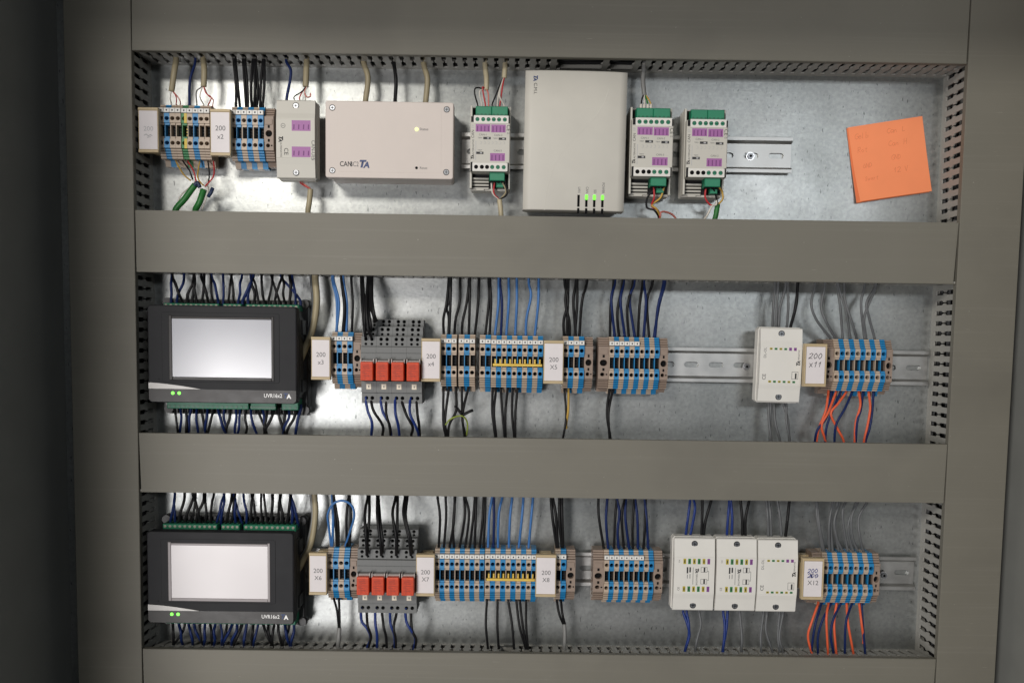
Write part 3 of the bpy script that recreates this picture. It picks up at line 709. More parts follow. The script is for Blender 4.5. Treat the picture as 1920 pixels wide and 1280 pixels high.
# ------------------------------------------------------------------ network interface box
(xa, ya), (xb, yb) = px(985, 131, .046), px(1170.5, 396, .046)
W, T = (xb-xa)*500, (ya-yb)*500; cx, cy = (xa+xb)/2, (ya+yb)/2
d = thing('network_interface', 'tall cream network box with four indicator slots', 'electronics box', cx, cy, 0, -.006)
mb = MB().rbox(-W+2, W-2, -T+2, T-2, 8, 30, 3)
n = 14; rows = []
for k in range(n+1):
    f = -1+2*k/n; rows.append((f*W, 46-2.6*abs(f)**3.2))
prof = rows
for (x0, h0), (x1, h1) in zip(rows, rows[1:]):
    mb.face([(x0, -T, h0-.5), (x1, -T, h1-.5), (x1, -T+1, h1), (x0, -T+1, h0)], 0, True); mb.face([(x0, -T+1, h0), (x1, -T+1, h1), (x1, T-1, h1), (x0, T-1, h0)], 0, True)
    mb.face([(x0, T-1, h0), (x1, T-1, h1), (x1, T, h1-.5), (x0, T, h0-.5)], 0, True)
    mb.face([(x0, -T, 28), (x1, -T, 28), (x1, -T, h1-.5), (x0, -T, h0-.5)]); mb.face([(x0, T, 28), (x1, T, 28), (x1, T, h1-.5), (x0, T, h0-.5)])
for sx in (-1, 1):
    x = sx*W; h = rows[0][1]; mb.face([(x, -T, 28), (x, T, 28), (x, T, h-.5), (x, T-1, h), (x, -T+1, h), (x, -T, h-.5)])
mb.face([(-W, -T, 28), (W, -T, 28), (W, T, 28), (-W, T, 28)])
part('housing', mb, ['module'], d)
cx4 = lambda c: (c-440)/4.414*.516
cy4 = lambda c: -(c-632)/4.414*.516
arc = [(203, 1190), (212, 1080), (235, 960), (268, 850), (320, 745), (395, 650), (500, 545), (600, 440), (670, 330), (705, 215)]
hs = lambda X_: 46-2.6*abs(X_/W)**3.2
ridge = MB()
for a, b in zip(arc, arc[1:]):
    A, B = (cx4(a[0]), cy4(a[1])), (cx4(b[0]), cy4(b[1])); dx, dy = B[0]-A[0], B[1]-A[1]; L = math.hypot(dx, dy); nx, ny = -dy/L*.35, dx/L*.35
    ha, hb = hs(A[0]), hs(B[0])
    ridge.face([(A[0]-nx, A[1]-ny, ha+.02), (B[0]-nx, B[1]-ny, hb+.02), (B[0], B[1], hb+.16), (A[0], A[1], ha+.16)], 0, True); ridge.face([(A[0]+nx, A[1]+ny, ha+.02), (B[0]+nx, B[1]+ny, hb+.02), (B[0], B[1], hb+.16), (A[0], A[1], ha+.16)], 0, True)
part('embossed_arc', ridge, ['module'], d)
for k, (c, nm) in enumerate(((480, 'LAN'), (546, 'CAN'), (612, 'SD'), (680, 'POWER'))):
    x = cx4(c-k*1.5); hh = hs(x)
    part('indicator_slot', MB().box(x-1.15, x+1.15, cy4(1158), cy4(1062), hh-.3, hh+.12).box(x-1.1, x+1.1, cy4(1210), cy4(1168), hh-.3, hh+.12), ['black_hole'], d)
    if k: part('indicator_lamp', MB().rbox(x-1.35, x+1.35, cy4(1100), cy4(1060), hh-.2, hh+.3, .8, c=.2), ['led_green'], d)
    text('lettering', nm, 3.4, d, x+.4, cy4(1052)+len(nm)*1.15, hh+.15, 'pale_ink', -90, sx=.85)
x = cx4(108); brand(d, x, cy4(128), hs(x)+.2, 5.0, -90)
text('lettering', 'C.M.I.', 4.4, d, x, cy4(222), hs(x)+.2, 'ink', -90)

# ------------------------------------------------------------------ touchscreen controllers
def controller(label, fu0, fv0, fu1, fv1, scr, h=.062, bright=False):
    (xa, ya), (xb, yb) = px(fu0, fv0, h), px(fu1, fv1, h)
    cx, cy = (xa+xb)/2, (ya+yb)/2; W, T = (xb-xa)*500, (ya-yb)*500
    d = thing('touchscreen_controller', label, 'controller', cx, cy, 0, 0, 'touchscreen controllers')
    H = h*1000
    # base plate with terminal shrouds
    mb = MB().box(-W+3, W+2, -T-9, T+2, 6, 20, c=1.0).box(-W+3, W+2, T+6, T+7.4, 8, 14).box(-W+3, W+2, -T-14.4, -T-13, 8, 14)
    for sy in (1, -1):
        for k in range(26):
            xx = -W+6+k*(2*W-12)/25
            mb.box(xx-1.7, xx+.9, *((T+1.8, T+7) if sy > 0 else (-T-14, -T-8.8)), 8, 17)
        for xx in (-W+5, W-1): mb.cyl(xx, T+4 if sy > 0 else -T-9, 4.5, 6, 22)
    part('base', mb, ['uvr_base'], d)
    part('body', MB().rbox(-W+4, W-2, -T+3, T-3, 20, H-14, 2).box(W-3, W-.5, -T+8, T-10, 30, H-16).box(W-4, W+.6, -T+10, -T+22, 20, H-24).box(W-4, W+.6, T-26, T-12, 20, H-24), ['uvr_base'], d)
    for sy in (1, -1):
        for x0, x1, n in ((-W+7, -10, 11), (-6, 12, 4), (16, W-3, 10)) if sy > 0 else ((-W+9, 18, 17), (20, W-26, 10), (W-20, W-4, 3)):
            e1 = T+2.6 if sy > 0 else T+7.6
            mb = MB().box(x0, x1, *(sorted((sy*(T-4), sy*e1))), 20, 38, c=.5)
            p = (x1-x0)/n
            for k in range(n):
                xx = x0+p*(k+.5)
                mb.cyl(xx, sy*(e1-2.2), 1.4, 37.9, 38.4, 1 if sy > 0 else 3, n=8)
                mb.box(xx-1.1, xx+1.1, *(sorted((sy*e1, sy*(e1+.2)))), 24, 32, 2)
            part('terminal_plug', mb, ['green_plug', 'cream_metal', 'black_hole', 'green_dark'], d)
    # front panel
    part('front_panel', MB().rbox(-W, W, -T, T, H-13, H, 3.2, c=1.2), ['uvr_black'], d)
    ys = -T+14.6*(T/48)     # waistline of the lower band
    band = MB(); nn = 20; P = []
    part('lower_band', MB().plan([(-W+.6, -T+3), (-W+3, -T+.7), (W-3, -T+.7), (W-.6, -T+3), (W-.6, ys-1.2), (-W+.6, ys-1.2)], H-.2, H+.25), ['uvr_gloss'], d)
    sw = [(-W+.6, ys+4.8)]+[(-W+.6+(W*.70)*t, ys+4.8*(1-t**1.6)-1.0*t) for t in (.2, .35, .5, .65, .8, .92, 1)]+[(-W+.6, ys-1.0)]
    part('silver_swoosh', MB().plan(sw[::-1], H-.2, H+.9), ['silver'], d)
    curve = [(-W*.28+1.55*W*.8*t, ys-1.0-(ys+T-2)*(1-(1-t)**1.3)*.9) for t in [k/14 for k in range(15)]]
    stroke('panel_curve', [curve], .45, d, H+.32, 'uvr_base')
    lx = [-W+2*W*f for f in (.165, .208)]
    for x in lx:
        part('indicator_lamp', MB().cyl(x, -T+9.0, 1.7, H+.2, H+.6, r1=1.5), ['led_green'], d)
    text('lettering', 'UVR16x2', 5.2, d, W-22.5, -T+7.6, H+.35, 'white_ink', sx=.86, bold=.04)
    text('emblem', 'T', 6.0, d, W-11.0, -T+7.8, H+.35, 'logo_blue', shear=.2, bold=.3); text('emblem', 'A', 5.6, d, W-7.4, -T+7.0, H+.4, 'white_ink', bold=.25)
    part('sensor_pinhole', MB().cyl(-W+10.4, ys+8, .55, H, H+.08, n=8), ['black_hole'], d)
    (sx0, sy0), (sx1, sy1) = px(scr[0], scr[1], h), px(scr[2], scr[3], h)
    a0, a1, b0, b1 = (sx0-cx)*1000, (sx1-cx)*1000, (sy1-cy)*1000, (sy0-cy)*1000
    f = MB()
    f.rbox(a0-10, a1+7.5, b0-5, b1+6, H-.3, H+.35, 2, 0, c=.3)
    part('screen_surround', f, ['uvr_black'], d)
    g = MB(); bz = 3.0
    for x0, x1, y0, y1 in ((a0-bz, a0, b0-bz, b1+bz), (a1, a1+bz*.8, b0-bz, b1+bz), (a0, a1, b1, b1+bz*.7), (a0, a1, b0-bz, b0)): g.box(x0, x1, y0, y1, H, H+1.2, c=.4)
    part('screen_bezel', g, ['bezel' if bright else 'uvr_gloss'], d)
    part('screen', MB().box(a0, a1, b0, b1, H, H+.6), ['screen_warm' if bright else 'screen'], d)
    return d, cx, cy, W, T
controller('upper black touchscreen controller with the display partly grey', 275.5, 571, 556.5, 757.5, (322.5, 597, 509.5, 708.5))
controller('lower black touchscreen controller with white display and grey bezel', 274.5, 995.5, 551, 1170.5, (321, 1021, 502.5, 1122), bright=True)

# ------------------------------------------------------------------ sticky note
(xa, ya) = px(1592, 238, .004); (xb, yb) = px(1730, 217.5, .002)
ang = math.atan2(yb-ya, xb-xa); L = math.hypot(xb-xa, yb-ya)*1000
def sheet(lift, z0, dx=0.0, dy=0.0, S_=L):
    mb = MB(); n = 12
    def p(i, j):
        s, t = i/n, j/n
        return (dx+s*S_, -t*S_+dy, z0+lift*(t**2.2)*(1-.75*s)+.4*math.sin(s*3)*t)
    for i in range(n):
        for j in range(n): mb.face([p(i, j), p(i+1, j), p(i+1, j+1), p(i, j+1)], 0, True)
    return mb, p
d = thing('sticky_note', 'square orange sticky note stuck on the bare plate', 'note', xa, ya, .0006, ang)
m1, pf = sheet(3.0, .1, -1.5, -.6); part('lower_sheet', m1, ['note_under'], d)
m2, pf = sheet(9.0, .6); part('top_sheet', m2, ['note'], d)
GL = {'C': [[(.7, .85), (.4, 1), (.08, .7), (.08, .3), (.4, 0), (.7, .15)]], 'a': [[(.55, .5), (.25, .55), (.05, .25), (.25, 0), (.5, .2), (.55, .52), (.58, 0)]], 'n': [[(.05, 0), (.1, .5)], [(.08, .3), (.35, .55), (.5, .4), (.52, 0)]],
      'L': [[(.1, 1), (.08, 0), (.6, .03)]], 'H': [[(.08, 1), (.05, 0)], [(.55, 1), (.6, 0)], [(.05, .48), (.6, .55)]], 'G': [[(.7, .85), (.4, 1), (.08, .6), (.1, .2), (.4, 0), (.7, .2), (.68, .48), (.42, .45)]], 'e': [[(.05, .28), (.5, .32), (.42, .55), (.15, .5), (.05, .2), (.3, 0), (.55, .1)]],
      'l': [[(.15, 1), (.1, .1), (.25, 0)]], 'b': [[(.1, 1), (.08, 0), (.45, .05), (.5, .35), (.1, .45)]], 'R': [[(.08, 0), (.1, 1), (.5, .95), (.5, .6), (.1, .5), (.6, 0)]], 'o': [[(.3, .55), (.05, .3), (.28, 0), (.52, .28), (.3, .55)]], 't': [[(.25, .9), (.22, .05), (.4, 0)], [(.05, .6), (.45, .62)]],
      'N': [[(.05, 0), (.1, 1), (.55, 0), (.62, 1)]], 'D': [[(.08, 0), (.1, 1), (.5, .8), (.55, .3), (.08, 0)]], 'S': [[(.55, .85), (.3, 1), (.1, .75), (.5, .35), (.35, 0), (.05, .12)]], 'w': [[(.02, .5), (.15, 0), (.3, .4), (.42, 0), (.6, .5)]], 'r': [[(.08, .5), (.1, 0)], [(.1, .3), (.4, .52)]],
      '1': [[(0, .65), (.3, 1), (.22, 0)]], '2': [[(0, .8), (.3, 1), (.6, .85), (.5, .5), (0, 0), (.3, .08), (.65, 0)]], 'V': [[(.02, 1), (.3, 0), (.6, 1)]], ' ': []}
for word, x, y, sz in (('Gelb', 5, -13, 5.0), ('Can L', 38, -12, 5.0), ('Rot', 6, -27, 5.2), ('Can H', 38, -25, 5.0), ('GND', 9, -43, 4.4), ('GND', 39, -39, 4.6), ('Swart', 9, -56, 4.0), ('12 V', 40, -52, 4.6)):
    lines = []; xx = x*L/76
    for ch in word:
        k = random.uniform(.88, 1.12)
        for ln in GL[ch]: lines.append([(xx+a*sz*k+b*.8, y*L/76+b*sz*k+random.uniform(-.2, .2)) for a, b in ln])
        xx += (.72 if ch != ' ' else .9)*sz
    o = stroke('handwriting', lines, .42, d, 0, 'pencil')
    for v in o.data.vertices:
        ss, t = v.co.x*1000/L, max(0, -v.co.y*1000/L); v.co.z = (.75+9*(t**2.2)*(1-.75*ss)+.4*math.sin(ss*3)*t)*.001

# ------------------------------------------------------------------ wires and cables
def spline(P, per=7):
    P = [Vector(p) for p in P]
    if len(P) == 2: P = [P[0], (P[0]+P[1])/2, P[1]]
    Q = [P[0]*2-P[1]]+P+[P[-1]*2-P[-2]]; out = []
    for i in range(1, len(Q)-2):
        a, b, c, e = Q[i-1:i+3]
        for k in range(per):
            t = k/per
            out.append(.5*((2*b)+(c-a)*t+(2*a-5*b+4*c-e)*t*t+(3*b-a-3*c+e)*t**3))
    out.append(Q[-2]); return out
def tube(P, r, n=8, per=7):
    pts = spline(P, per); V = []; F = []
    nrm = Vector((0, -1, 0))
    for i, p in enumerate(pts):
        tg = (pts[min(i+1, len(pts)-1)]-pts[max(i-1, 0)]).normalized()
        u = nrm-tg*nrm.dot(tg)
        if u.length < 1e-4: u = Vector((1, 0, 0))-tg*tg.x
        u.normalize(); nrm = u; b = tg.cross(u)
        for k in range(n):
            a = 2*math.pi*k/n; V.append(p+(u*math.cos(a)+b*math.sin(a))*r)
    for i in range(len(pts)-1):
        for k in range(n):
            j = (k+1) % n; F.append((i*n+k, i*n+j, (i+1)*n+j, (i+1)*n+k))
    F.append(tuple(range(n))[::-1]); F.append(tuple((len(pts)-1)*n+k for k in range(n)))
    return V, F
CROP = dict(A1=(230, 80, 3.765), A2=(590, 80, 3.765), A3=(960, 80, 3.657), B1=(240, 500, 3.878), B2=(570, 510, 4), B3=(790, 510, 4), B4=(1010, 510, 4), B5=(1400, 520, 4),
            C1=(240, 920, 4), C2=(560, 920, 4), C3=(790, 920, 4), C4=(1010, 920, 4), C5=(1240, 920, 4), C6=(1480, 920, 4))
ORDW = ['first', 'second', 'third', 'fourth', 'fifth', 'sixth', 'seventh', 'eighth', 'ninth', 'tenth', 'eleventh', 'twelfth', 'thirteenth', 'fourteenth', 'fifteenth',
        'sixteenth', 'seventeenth', 'eighteenth', 'nineteenth', 'twentieth', 'twenty-first', 'twenty-second', 'twenty-third', 'twenty-fourth', 'twenty-fifth', 'twenty-sixth']
CN = dict(black='black', navy='navy', blue='blue', lightblue='light blue', orange='orange', grey='grey', darkgrey='dark grey', red='red', pink='pink', yellow='yellow', white='white',
          beige='beige', cream='cream', green='green', greenyellow='green and yellow', brown='brown', ferrule='dark blue', ash='pale grey')
def wires(crop, where, specs, r=1.25, h=(27, 31, 23), ext0=15, ext1=4, name='wire', group=None, jit=True):
    """specs: (colour, [(cx, cy), ...]) in survey coordinates, first point at the duct end; ext0/ext1 push the ends into duct and terminal (mm, along panel y)"""
    ox, oy, sc = CROP[crop]
    per = {}
    for s in specs: per.setdefault(s[0], []).append(s)
    for c, ss in per.items():
        ss.sort(key=lambda s: s[1][-1][0])
        for k, s in enumerate(ss):
            pts = s[1]; rr = s[2] if len(s) > 2 else r; n = len(pts); P = []
            for i, q in enumerate(pts):
                f = i/(n-1); hh = (h[0]*(1-f)**2+2*f*(1-f)*(2*h[1]-(h[0]+h[2])/2)+h[2]*f*f) if len(q) < 3 else q[2]
                if jit and 0 < i < n-1: hh += random.uniform(-2.0, 2.0)
                x, y = px(ox+q[0]/sc, oy+q[1]/sc, hh*.001); P.append(Vector((x, -hh*.001, y)))
            if n == 2:
                m = (P[0]+P[1])/2; m.x += random.uniform(-.0008, .0008); m.y = -(2*h[1]-(h[0]+h[2])/2+h[0]/2+h[2]/2)*.0005; P.insert(1, m)
            if ext0: sgn = 1 if P[0].z > P[1].z else -1; P.insert(0, P[0]+Vector((0, 0, sgn*ext0*.001)))
            if ext1: sgn = 1 if P[-1].z > P[-2].z else -1; P.append(P[-1]+Vector((0, 0, sgn*ext1*.001)))
            V, F = tube(P, rr*.001, 8)
            me = bpy.data.meshes.new(name); me.from_pydata([tuple(v) for v in V], [], F); me.materials.append(MATS['wire_'+c])
            me.polygons.foreach_set('use_smooth', [True]*len(F))
            base = P[-1]
            me.transform(Matrix.Translation(-base)); o = O(name, me); o.location = base
            nm = name.replace('_', ' ')
            lab = f'{CN[c]} {nm} {where}' if len(ss) == 1 else (f'{ORDW[k]} {CN[c]} {nm} from the left {where}')
            tag(o, lab, nm.split()[-1], group or f'{nm}s {where}')
B, N_, LB = 'black', 'navy', 'lightblue'
# top row, left
wires('A1', 'dropping from the top duct to the upper left terminals', [('beige', [(378, 110), (365, 200), (345, 345)]), ('beige', [(568, 100), (576, 200), (572, 312)])], 2.9, (26, 30, 30), 15, 0, 'cable')
wires('A1', 'fanning out of the first beige cable', [('white', [(345, 335), (335, 390), (345, 437)]), ('red', [(348, 335), (378, 385), (378, 437)]), ('pink', [(348, 335), (400, 400), (408, 437)])], .55, (30, 30, 22), 0, 3, 'thin_wire')
wires('A1', 'beside the second beige cable in the top row', [(N_, [(512, 140), (475, 270), (472, 440)])], 1.3)
wires('A1', 'fanning out of the second beige cable', [(B, [(560, 312), (520, 350), (525, 440)]), ('white', [(565, 312), (545, 380), (572, 440)]), ('red', [(570, 312), (590, 360), (625, 390), (605, 440)]), ('pink', [(575, 312), (600, 370), (638, 400), (636, 440)])], .55, (30, 31, 22), 0, 3, 'thin_wire')
wires('A1', 'running up from the strip beside tag 200 x2', [(B, p) for p in ([(782, 110), (800, 300), (800, 455)], [(796, 110), (812, 300), (828, 455)], [(850, 110), (862, 300), (872, 455)], [(862, 110), (880, 300), (884, 455)],
      [(920, 110), (905, 330), (913, 455)], [(930, 110), (935, 330), (928, 455)], [(936, 110), (955, 330), (945, 455)], [(992, 110), (975, 300), (970, 455)], [(1000, 110), (1000, 300), (988, 455)])], 1.35)
wires('A1', 'above the cream surge module', [(N_, [(1155, 130), (1188, 210), (1160, 382)])], 1.4, (27, 30, 28), 15, 5)
wires('A1', 'above the cream surge module', [('beige', [(1300, 100), (1296, 200), (1292, 312)])], 2.9, (26, 30, 30), 15, 0, 'cable')
wires('A1', 'entering the top of the cream surge module', [(B, [(1298, 312), (1260, 350), (1212, 382)]), ('red', [(1300, 312), (1270, 345), (1250, 385)]), ('pink', [(1300, 312), (1285, 350), (1300, 384), (1325, 380)]), ('white', [(1302, 312), (1290, 350), (1290, 384)])], .6, (30, 32, 28), 0, 3, 'thin_wire')
wires('A1', 'leaving the bottom of the cream surge module', [('pink', [(1325, 1030), (1290, 1005), (1268, 985)]), ('red', [(1328, 1035), (1300, 1020), (1256, 990)])], .7, (26, 28, 26), 0, 4, 'thin_wire')
wires('A1', 'below the cream surge module', [('beige', [(1308, 1195), (1318, 1120), (1326, 1035)])], 2.7, (26, 27, 26), 15, 0, 'cable')
wires('A1', 'leaving the strips in the upper left corner downwards', [('yellow', [(482, 975), (430, 930), (375, 835)]), (B, [(495, 968), (470, 900), (425, 835)]), ('red', [(520, 985), (500, 905), (460, 835)]), ('yellow', [(572, 1012), (530, 950), (545, 835)]),
      (B, [(606, 990), (612, 920), (602, 835)]), ('red', [(582, 1016), (642, 940), (642, 835)]), ('white', [(390, 1150), (410, 1080), (510, 985)]), ('white', [(560, 1180), (600, 1060), (600, 1000)])], .75, (27, 30, 22), 0, 5, 'thin_wire')
wires('A1', 'under the upper left terminals', [('green', [(372, 1185), (440, 1100), (512, 1002)]), ('green', [(512, 1190), (545, 1120), (572, 1040)])], 3.1, (28, 29, 28), 14, 0, 'cable')
wires('A1', 'at the stripped ends of the green cables', [('ferrule', [(505, 1010), (528, 990), (545, 1020)]), ('ferrule', [(605, 1085), (622, 1060), (635, 1030)])], 1.9, (30, 31, 30), 0, 0, 'sleeve')
wires('A2', 'rising behind the large flat white box', [('beige', [(345, 135), (376, 250), (360, 405)]), ('beige', [(770, 150), (796, 260), (785, 408)])], 2.7, (24, 27, 22), 14, 5, 'cable')
wires('A2', 'rising behind the large flat white box', [(B, [(560, 140), (574, 270), (568, 408)])], 1.8, (24, 26, 22), 14, 5)
wires('A2', 'above the repeater left of the cream network box', [('cream', [(1203, 165), (1212, 250), (1212, 335)]), ('cream', [(1345, 135), (1342, 190), (1338, 250)])], 2.5, (26, 30, 30), 14, 0, 'cable')
wires('A2', 'topping the repeater left of the cream box', [(B, [(1210, 330), (1140, 320), (1130, 360), (1150, 437)]), ('white', [(1210, 330), (1165, 345), (1180, 437)]), ('red', [(1205, 330), (1185, 320), (1205, 437)]), ('pink', [(1212, 330), (1225, 360), (1228, 437)]),
      ('white', [(1335, 245), (1300, 360), (1290, 437)]), ('red', [(1338, 245), (1325, 320), (1308, 437)]), (B, [(1330, 250), (1280, 370), (1255, 430)]), ('white', [(1335, 250), (1305, 370), (1335, 437)])], .75, (30, 34, 31), 0, 3, 'thin_wire')
wires('A2', 'below the repeater left of the cream network box', [('white', [(1300, 1105), (1255, 1060), (1248, 965)]), ('red', [(1300, 1105), (1265, 1060), (1272, 965)]), (B, [(1310, 1105), (1358, 1070), (1345, 990)]), ('beige', [(1312, 1105), (1350, 1050), (1325, 985)])], .8, (27, 32, 34), 0, 4, 'thin_wire')
wires('A2', 'below the repeater left of the cream network box', [('cream', [(1316, 1230), (1312, 1170), (1304, 1105)])], 2.4, (26, 27, 27), 14, 0, 'cable')
wires('A3', 'above the repeater touching the cream box', [('ash', [(905, 170), (898, 260), (908, 365)])], 2.2, (26, 30, 30), 14, 0, 'cable')
wires('A3', 'into the top plug of the repeater touching the cream box', [(B, [(905, 355), (890, 390), (886, 430)]), ('white', [(907, 355), (908, 400), (908, 430)]), ('green', [(910, 355), (925, 400), (931, 430)]), ('yellow', [(912, 355), (940, 395), (955, 430)])], .8, (30, 33, 33), 0, 0, 'thin_wire')
wires('A3', 'tipping the wires of the repeater touching the cream box', [('white', [(x, 425), (x, 458)]) for x in (886, 908, 932, 956)], 1.3, (33, 33.5, 33), 0, 3, 'ferrule')
wires('A3', 'below the repeater touching the cream box', [('red', [(1012, 1200), (1000, 1150), (958, 1120), (975, 1060), (970, 978)]), ('yellow', [(1015, 1195), (990, 1140), (960, 1110), (1020, 1060), (1047, 965)]), (B, [(1005, 1195), (975, 1150), (925, 1130), (930, 1060), (982, 1000)]),
      ('pink', [(1125, 1215), (1100, 1180), (1050, 1160), (1020, 1165)])], .95, (24, 29, 34), 8, 4, 'thin_wire')
wires('A3', 'below the rightmost repeater', [('red', [(1402, 1108), (1360, 1112), (1325, 1060), (1332, 985)]), (B, [(1410, 1112), (1400, 1060), (1378, 990)]), ('yellow', [(1415, 1110), (1445, 1070), (1440, 1020), (1418, 988)]), ('white', [(1312, 1220), (1340, 1180), (1372, 1120), (1400, 1110)])], .95, (28, 31, 34), 2, 4, 'thin_wire')
wires('A3', 'below the rightmost repeater', [('green', [(1388, 1230), (1398, 1180), (1410, 1110)])], 2.5, (27, 28, 28), 14, 0, 'cable')
# upper touchscreen row
def fan(crop, where, xs, y_end, y_duct, slots, cols, hend, sgn):
    sp = []
    for k, x in enumerate(xs):
        near = sorted(slots, key=lambda q: abs(q-x))
        t = (near[0] if random.random() < .72 else near[1])+random.uniform(-13, 13)
        x += random.uniform(-6, 6)
        a, b = random.uniform(-9, 9), random.uniform(-9, 9)
        sp.append((cols[k % len(cols)], [(t, y_duct), (t*.72+x*.28+a, y_duct*.7+y_end*.3), (t*.25+x*.75+b, y_duct*.32+y_end*.68), (x, y_end)], random.uniform(1.2, 1.55)))
    wires(crop, where, sp, 1.3, (26, 33, hend), 15, 5)
U1 = [N_, N_, B, B, B, B, B, B, B, N_, N_, B, B, N_, N_, N_, B, B, B, B, B, B, B, B]
fan('B1', 'above the upper touchscreen controller', [316+37.4*k for k in range(26)], 250, 70, [332+71*k for k in range(13)], U1, 30, 1)
U2 = [B, N_, B, N_, N_, B, N_, B, N_, N_, B, N_, N_, B, N_, B, N_, B, B, B]
fan('B1', 'below the upper touchscreen controller', [338+40*k for k in range(24)], 1035, 1232, [360+71*k for k in range(13)], U2, 30, -1)
wires('B1', 'bending down behind the upper touchscreen controller', [('beige', [(1362, 95), (1372, 250), (1345, 440), (1268, 640), (1240, 700)]), ('darkgrey', [(1330, 90), (1345, 300), (1300, 520), (1262, 600)], 1.4)], 3.4, (25, 28, 22), 15, 3, 'cable')
wires('B2', 'above the strip beside tag 200 x3', [(LB, [(222, 62), (262, 230), (242, 452)]), (B, [(280, 62), (302, 260), (290, 452)]), (LB, [(296, 62), (322, 240), (318, 452)]), (B, [(288, 62), (305, 250), (300, 452)]), (B, [(355, 66), (366, 240), (358, 455)]), (LB, [(214, 62), (246, 220), (246, 452)])], 1.3)
wires('B2', 'crowding into the leftmost upper relay socket', [(B, p) for p in ([(430, 62), (437, 240), (452, 420), (462, 488, 45)], [(440, 62), (455, 260), (455, 400), (462, 445, 38)], [(478, 62), (468, 240), (480, 420), (505, 490, 45)], [(490, 62), (485, 260), (500, 400), (502, 445, 38)],
      [(500, 62), (500, 240), (525, 340), (530, 372, 29)], [(510, 62), (512, 220), (530, 330), (544, 362, 29)])], 1.45, (27, 50, 40), 15, 0)
wires('B2', 'below the upper row of red relays', [('blue', [(505, 1232), (510, 1130), (478, 1040), (460, 940)]), (B, [(588, 1232), (590, 1150), (522, 1040), (503, 955)]), ('blue', [(655, 1232), (636, 1130), (592, 1050), (572, 940)]), (B, [(650, 1232), (640, 1150), (616, 1060), (617, 955)]),
      ('blue', [(716, 1232), (705, 1140), (686, 1060), (683, 945)]), (B, [(803, 1232), (815, 1160), (768, 1070), (730, 955)]), ('blue', [(862, 1232), (840, 1160), (795, 1060), (797, 945)]), (B, [(868, 1232), (862, 1140), (850, 1060), (843, 955)])], 1.4, (27, 41, 35), 15, 4)
wires('B3', 'above the two strips right of tag 200 x4', [(B, p) for p in ([(205, 70), (188, 240), (166, 350), (168, 470)], [(214, 70), (212, 200), (190, 270), (206, 340), (203, 470)], [(222, 70), (218, 240), (208, 470)], [(290, 70), (288, 220), (258, 350), (248, 470)],
      [(358, 70), (340, 230), (308, 380), (305, 470)], [(364, 70), (362, 250), (356, 470)], [(432, 70), (425, 240), (402, 470)])], 1.35)
wires('B3', 'above the upper combed strip', [(B, [(505, 72), (508, 210), (480, 470)]), (B, [(516, 72), (523, 240), (512, 470)]), (LB, [(580, 80), (578, 240), (552, 472)]), (N_, [(590, 80), (605, 240), (597, 472)]), (LB, [(655, 80), (656, 220), (637, 472)]), (LB, [(716, 80), (716, 240), (704, 472)]),
      (LB, [(806, 80), (822, 180), (790, 340), (783, 472)]), (LB, [(880, 84), (876, 240), (852, 472)])], 1.3)
wires('B3', 'above the strip right of tag 200 X5', [(B, p) for p in ([(1075, 84), (1100, 220), (1068, 360), (1070, 480)], [(1090, 84), (1082, 240), (1110, 370), (1112, 480)], [(1102, 84), (1098, 240), (1090, 480)], [(1160, 84), (1140, 220), (1158, 480)], [(1168, 84), (1168, 250), (1150, 480)], [(1240, 86), (1205, 220), (1185, 480)])], 1.4)
wires('B3', 'below the two strips right of tag 200 x4', [(B, p) for p in ([(185, 1240), (165, 1120), (166, 870)], [(195, 1240), (178, 1110), (206, 870)], [(200, 1240), (212, 1140), (262, 1030), (258, 870)], [(325, 1240), (308, 1100), (303, 870)], [(332, 1240), (308, 1110), (322, 990), (352, 872)])], 1.3)
wires('B3', 'tied round the black wires below tag 200 x4', [('greenyellow', [(180, 1145, 36), (225, 1098, 37), (305, 1078, 38), (345, 1130, 36), (340, 1225, 32)])], .8, (36, 37, 36), 0, 0, 'earth_wire')
wires('B3', 'ending in a stub over the knotted earth wire', [(B, [(300, 1060, 39), (275, 1030, 39), (256, 1002, 39)]), (B, [(312, 1070, 39), (360, 1045, 39), (385, 1036, 39)])], 1.5, (39, 39, 39), 0, 0, 'wire_stub')
wires('B3', 'hanging from the upper combed strip', [(B, p) for p in ([(555, 1245), (532, 1050), (535, 870)], [(562, 1245), (545, 1050), (562, 870)], [(626, 1245), (608, 1060), (596, 870)], [(632, 1245), (630, 1060), (648, 870)], [(698, 1245), (680, 1060), (686, 870)], [(704, 1245), (705, 1060), (722, 870)])], 1.25)
wires('B4', 'below the strip right of tag 200 X5', [(B, [(182, 1250), (206, 1080), (192, 870)]), ('yellow', [(208, 1130), (222, 1030), (224, 870)])], 1.15, ext0=6)
wires('B4', 'above the end stopped strip in the upper row', [(N_, [(570, 92), (545, 210), (570, 480)]), (B, [(562, 92), (540, 260), (535, 480)]), (N_, [(636, 92), (614, 220), (645, 480)]), (B, [(628, 92), (590, 300), (602, 480)]), (N_, [(716, 92), (682, 210), (720, 480)]), (B, [(706, 92), (664, 270), (676, 480)]),
      (B, [(780, 92), (757, 250), (745, 480)]), (N_, [(790, 92), (805, 220), (788, 480)]), (B, [(852, 92), (812, 220), (828, 480)]), (N_, [(945, 94), (905, 240), (866, 480)]), (N_, [(935, 94), (895, 260), (874, 480)])], 1.4)
wires('B4', 'below the end stopped strip in the upper row', [(B, [(540, 1255), (512, 1060), (532, 870)]), (B, [(532, 1255), (524, 1050), (560, 870)])], 1.3)
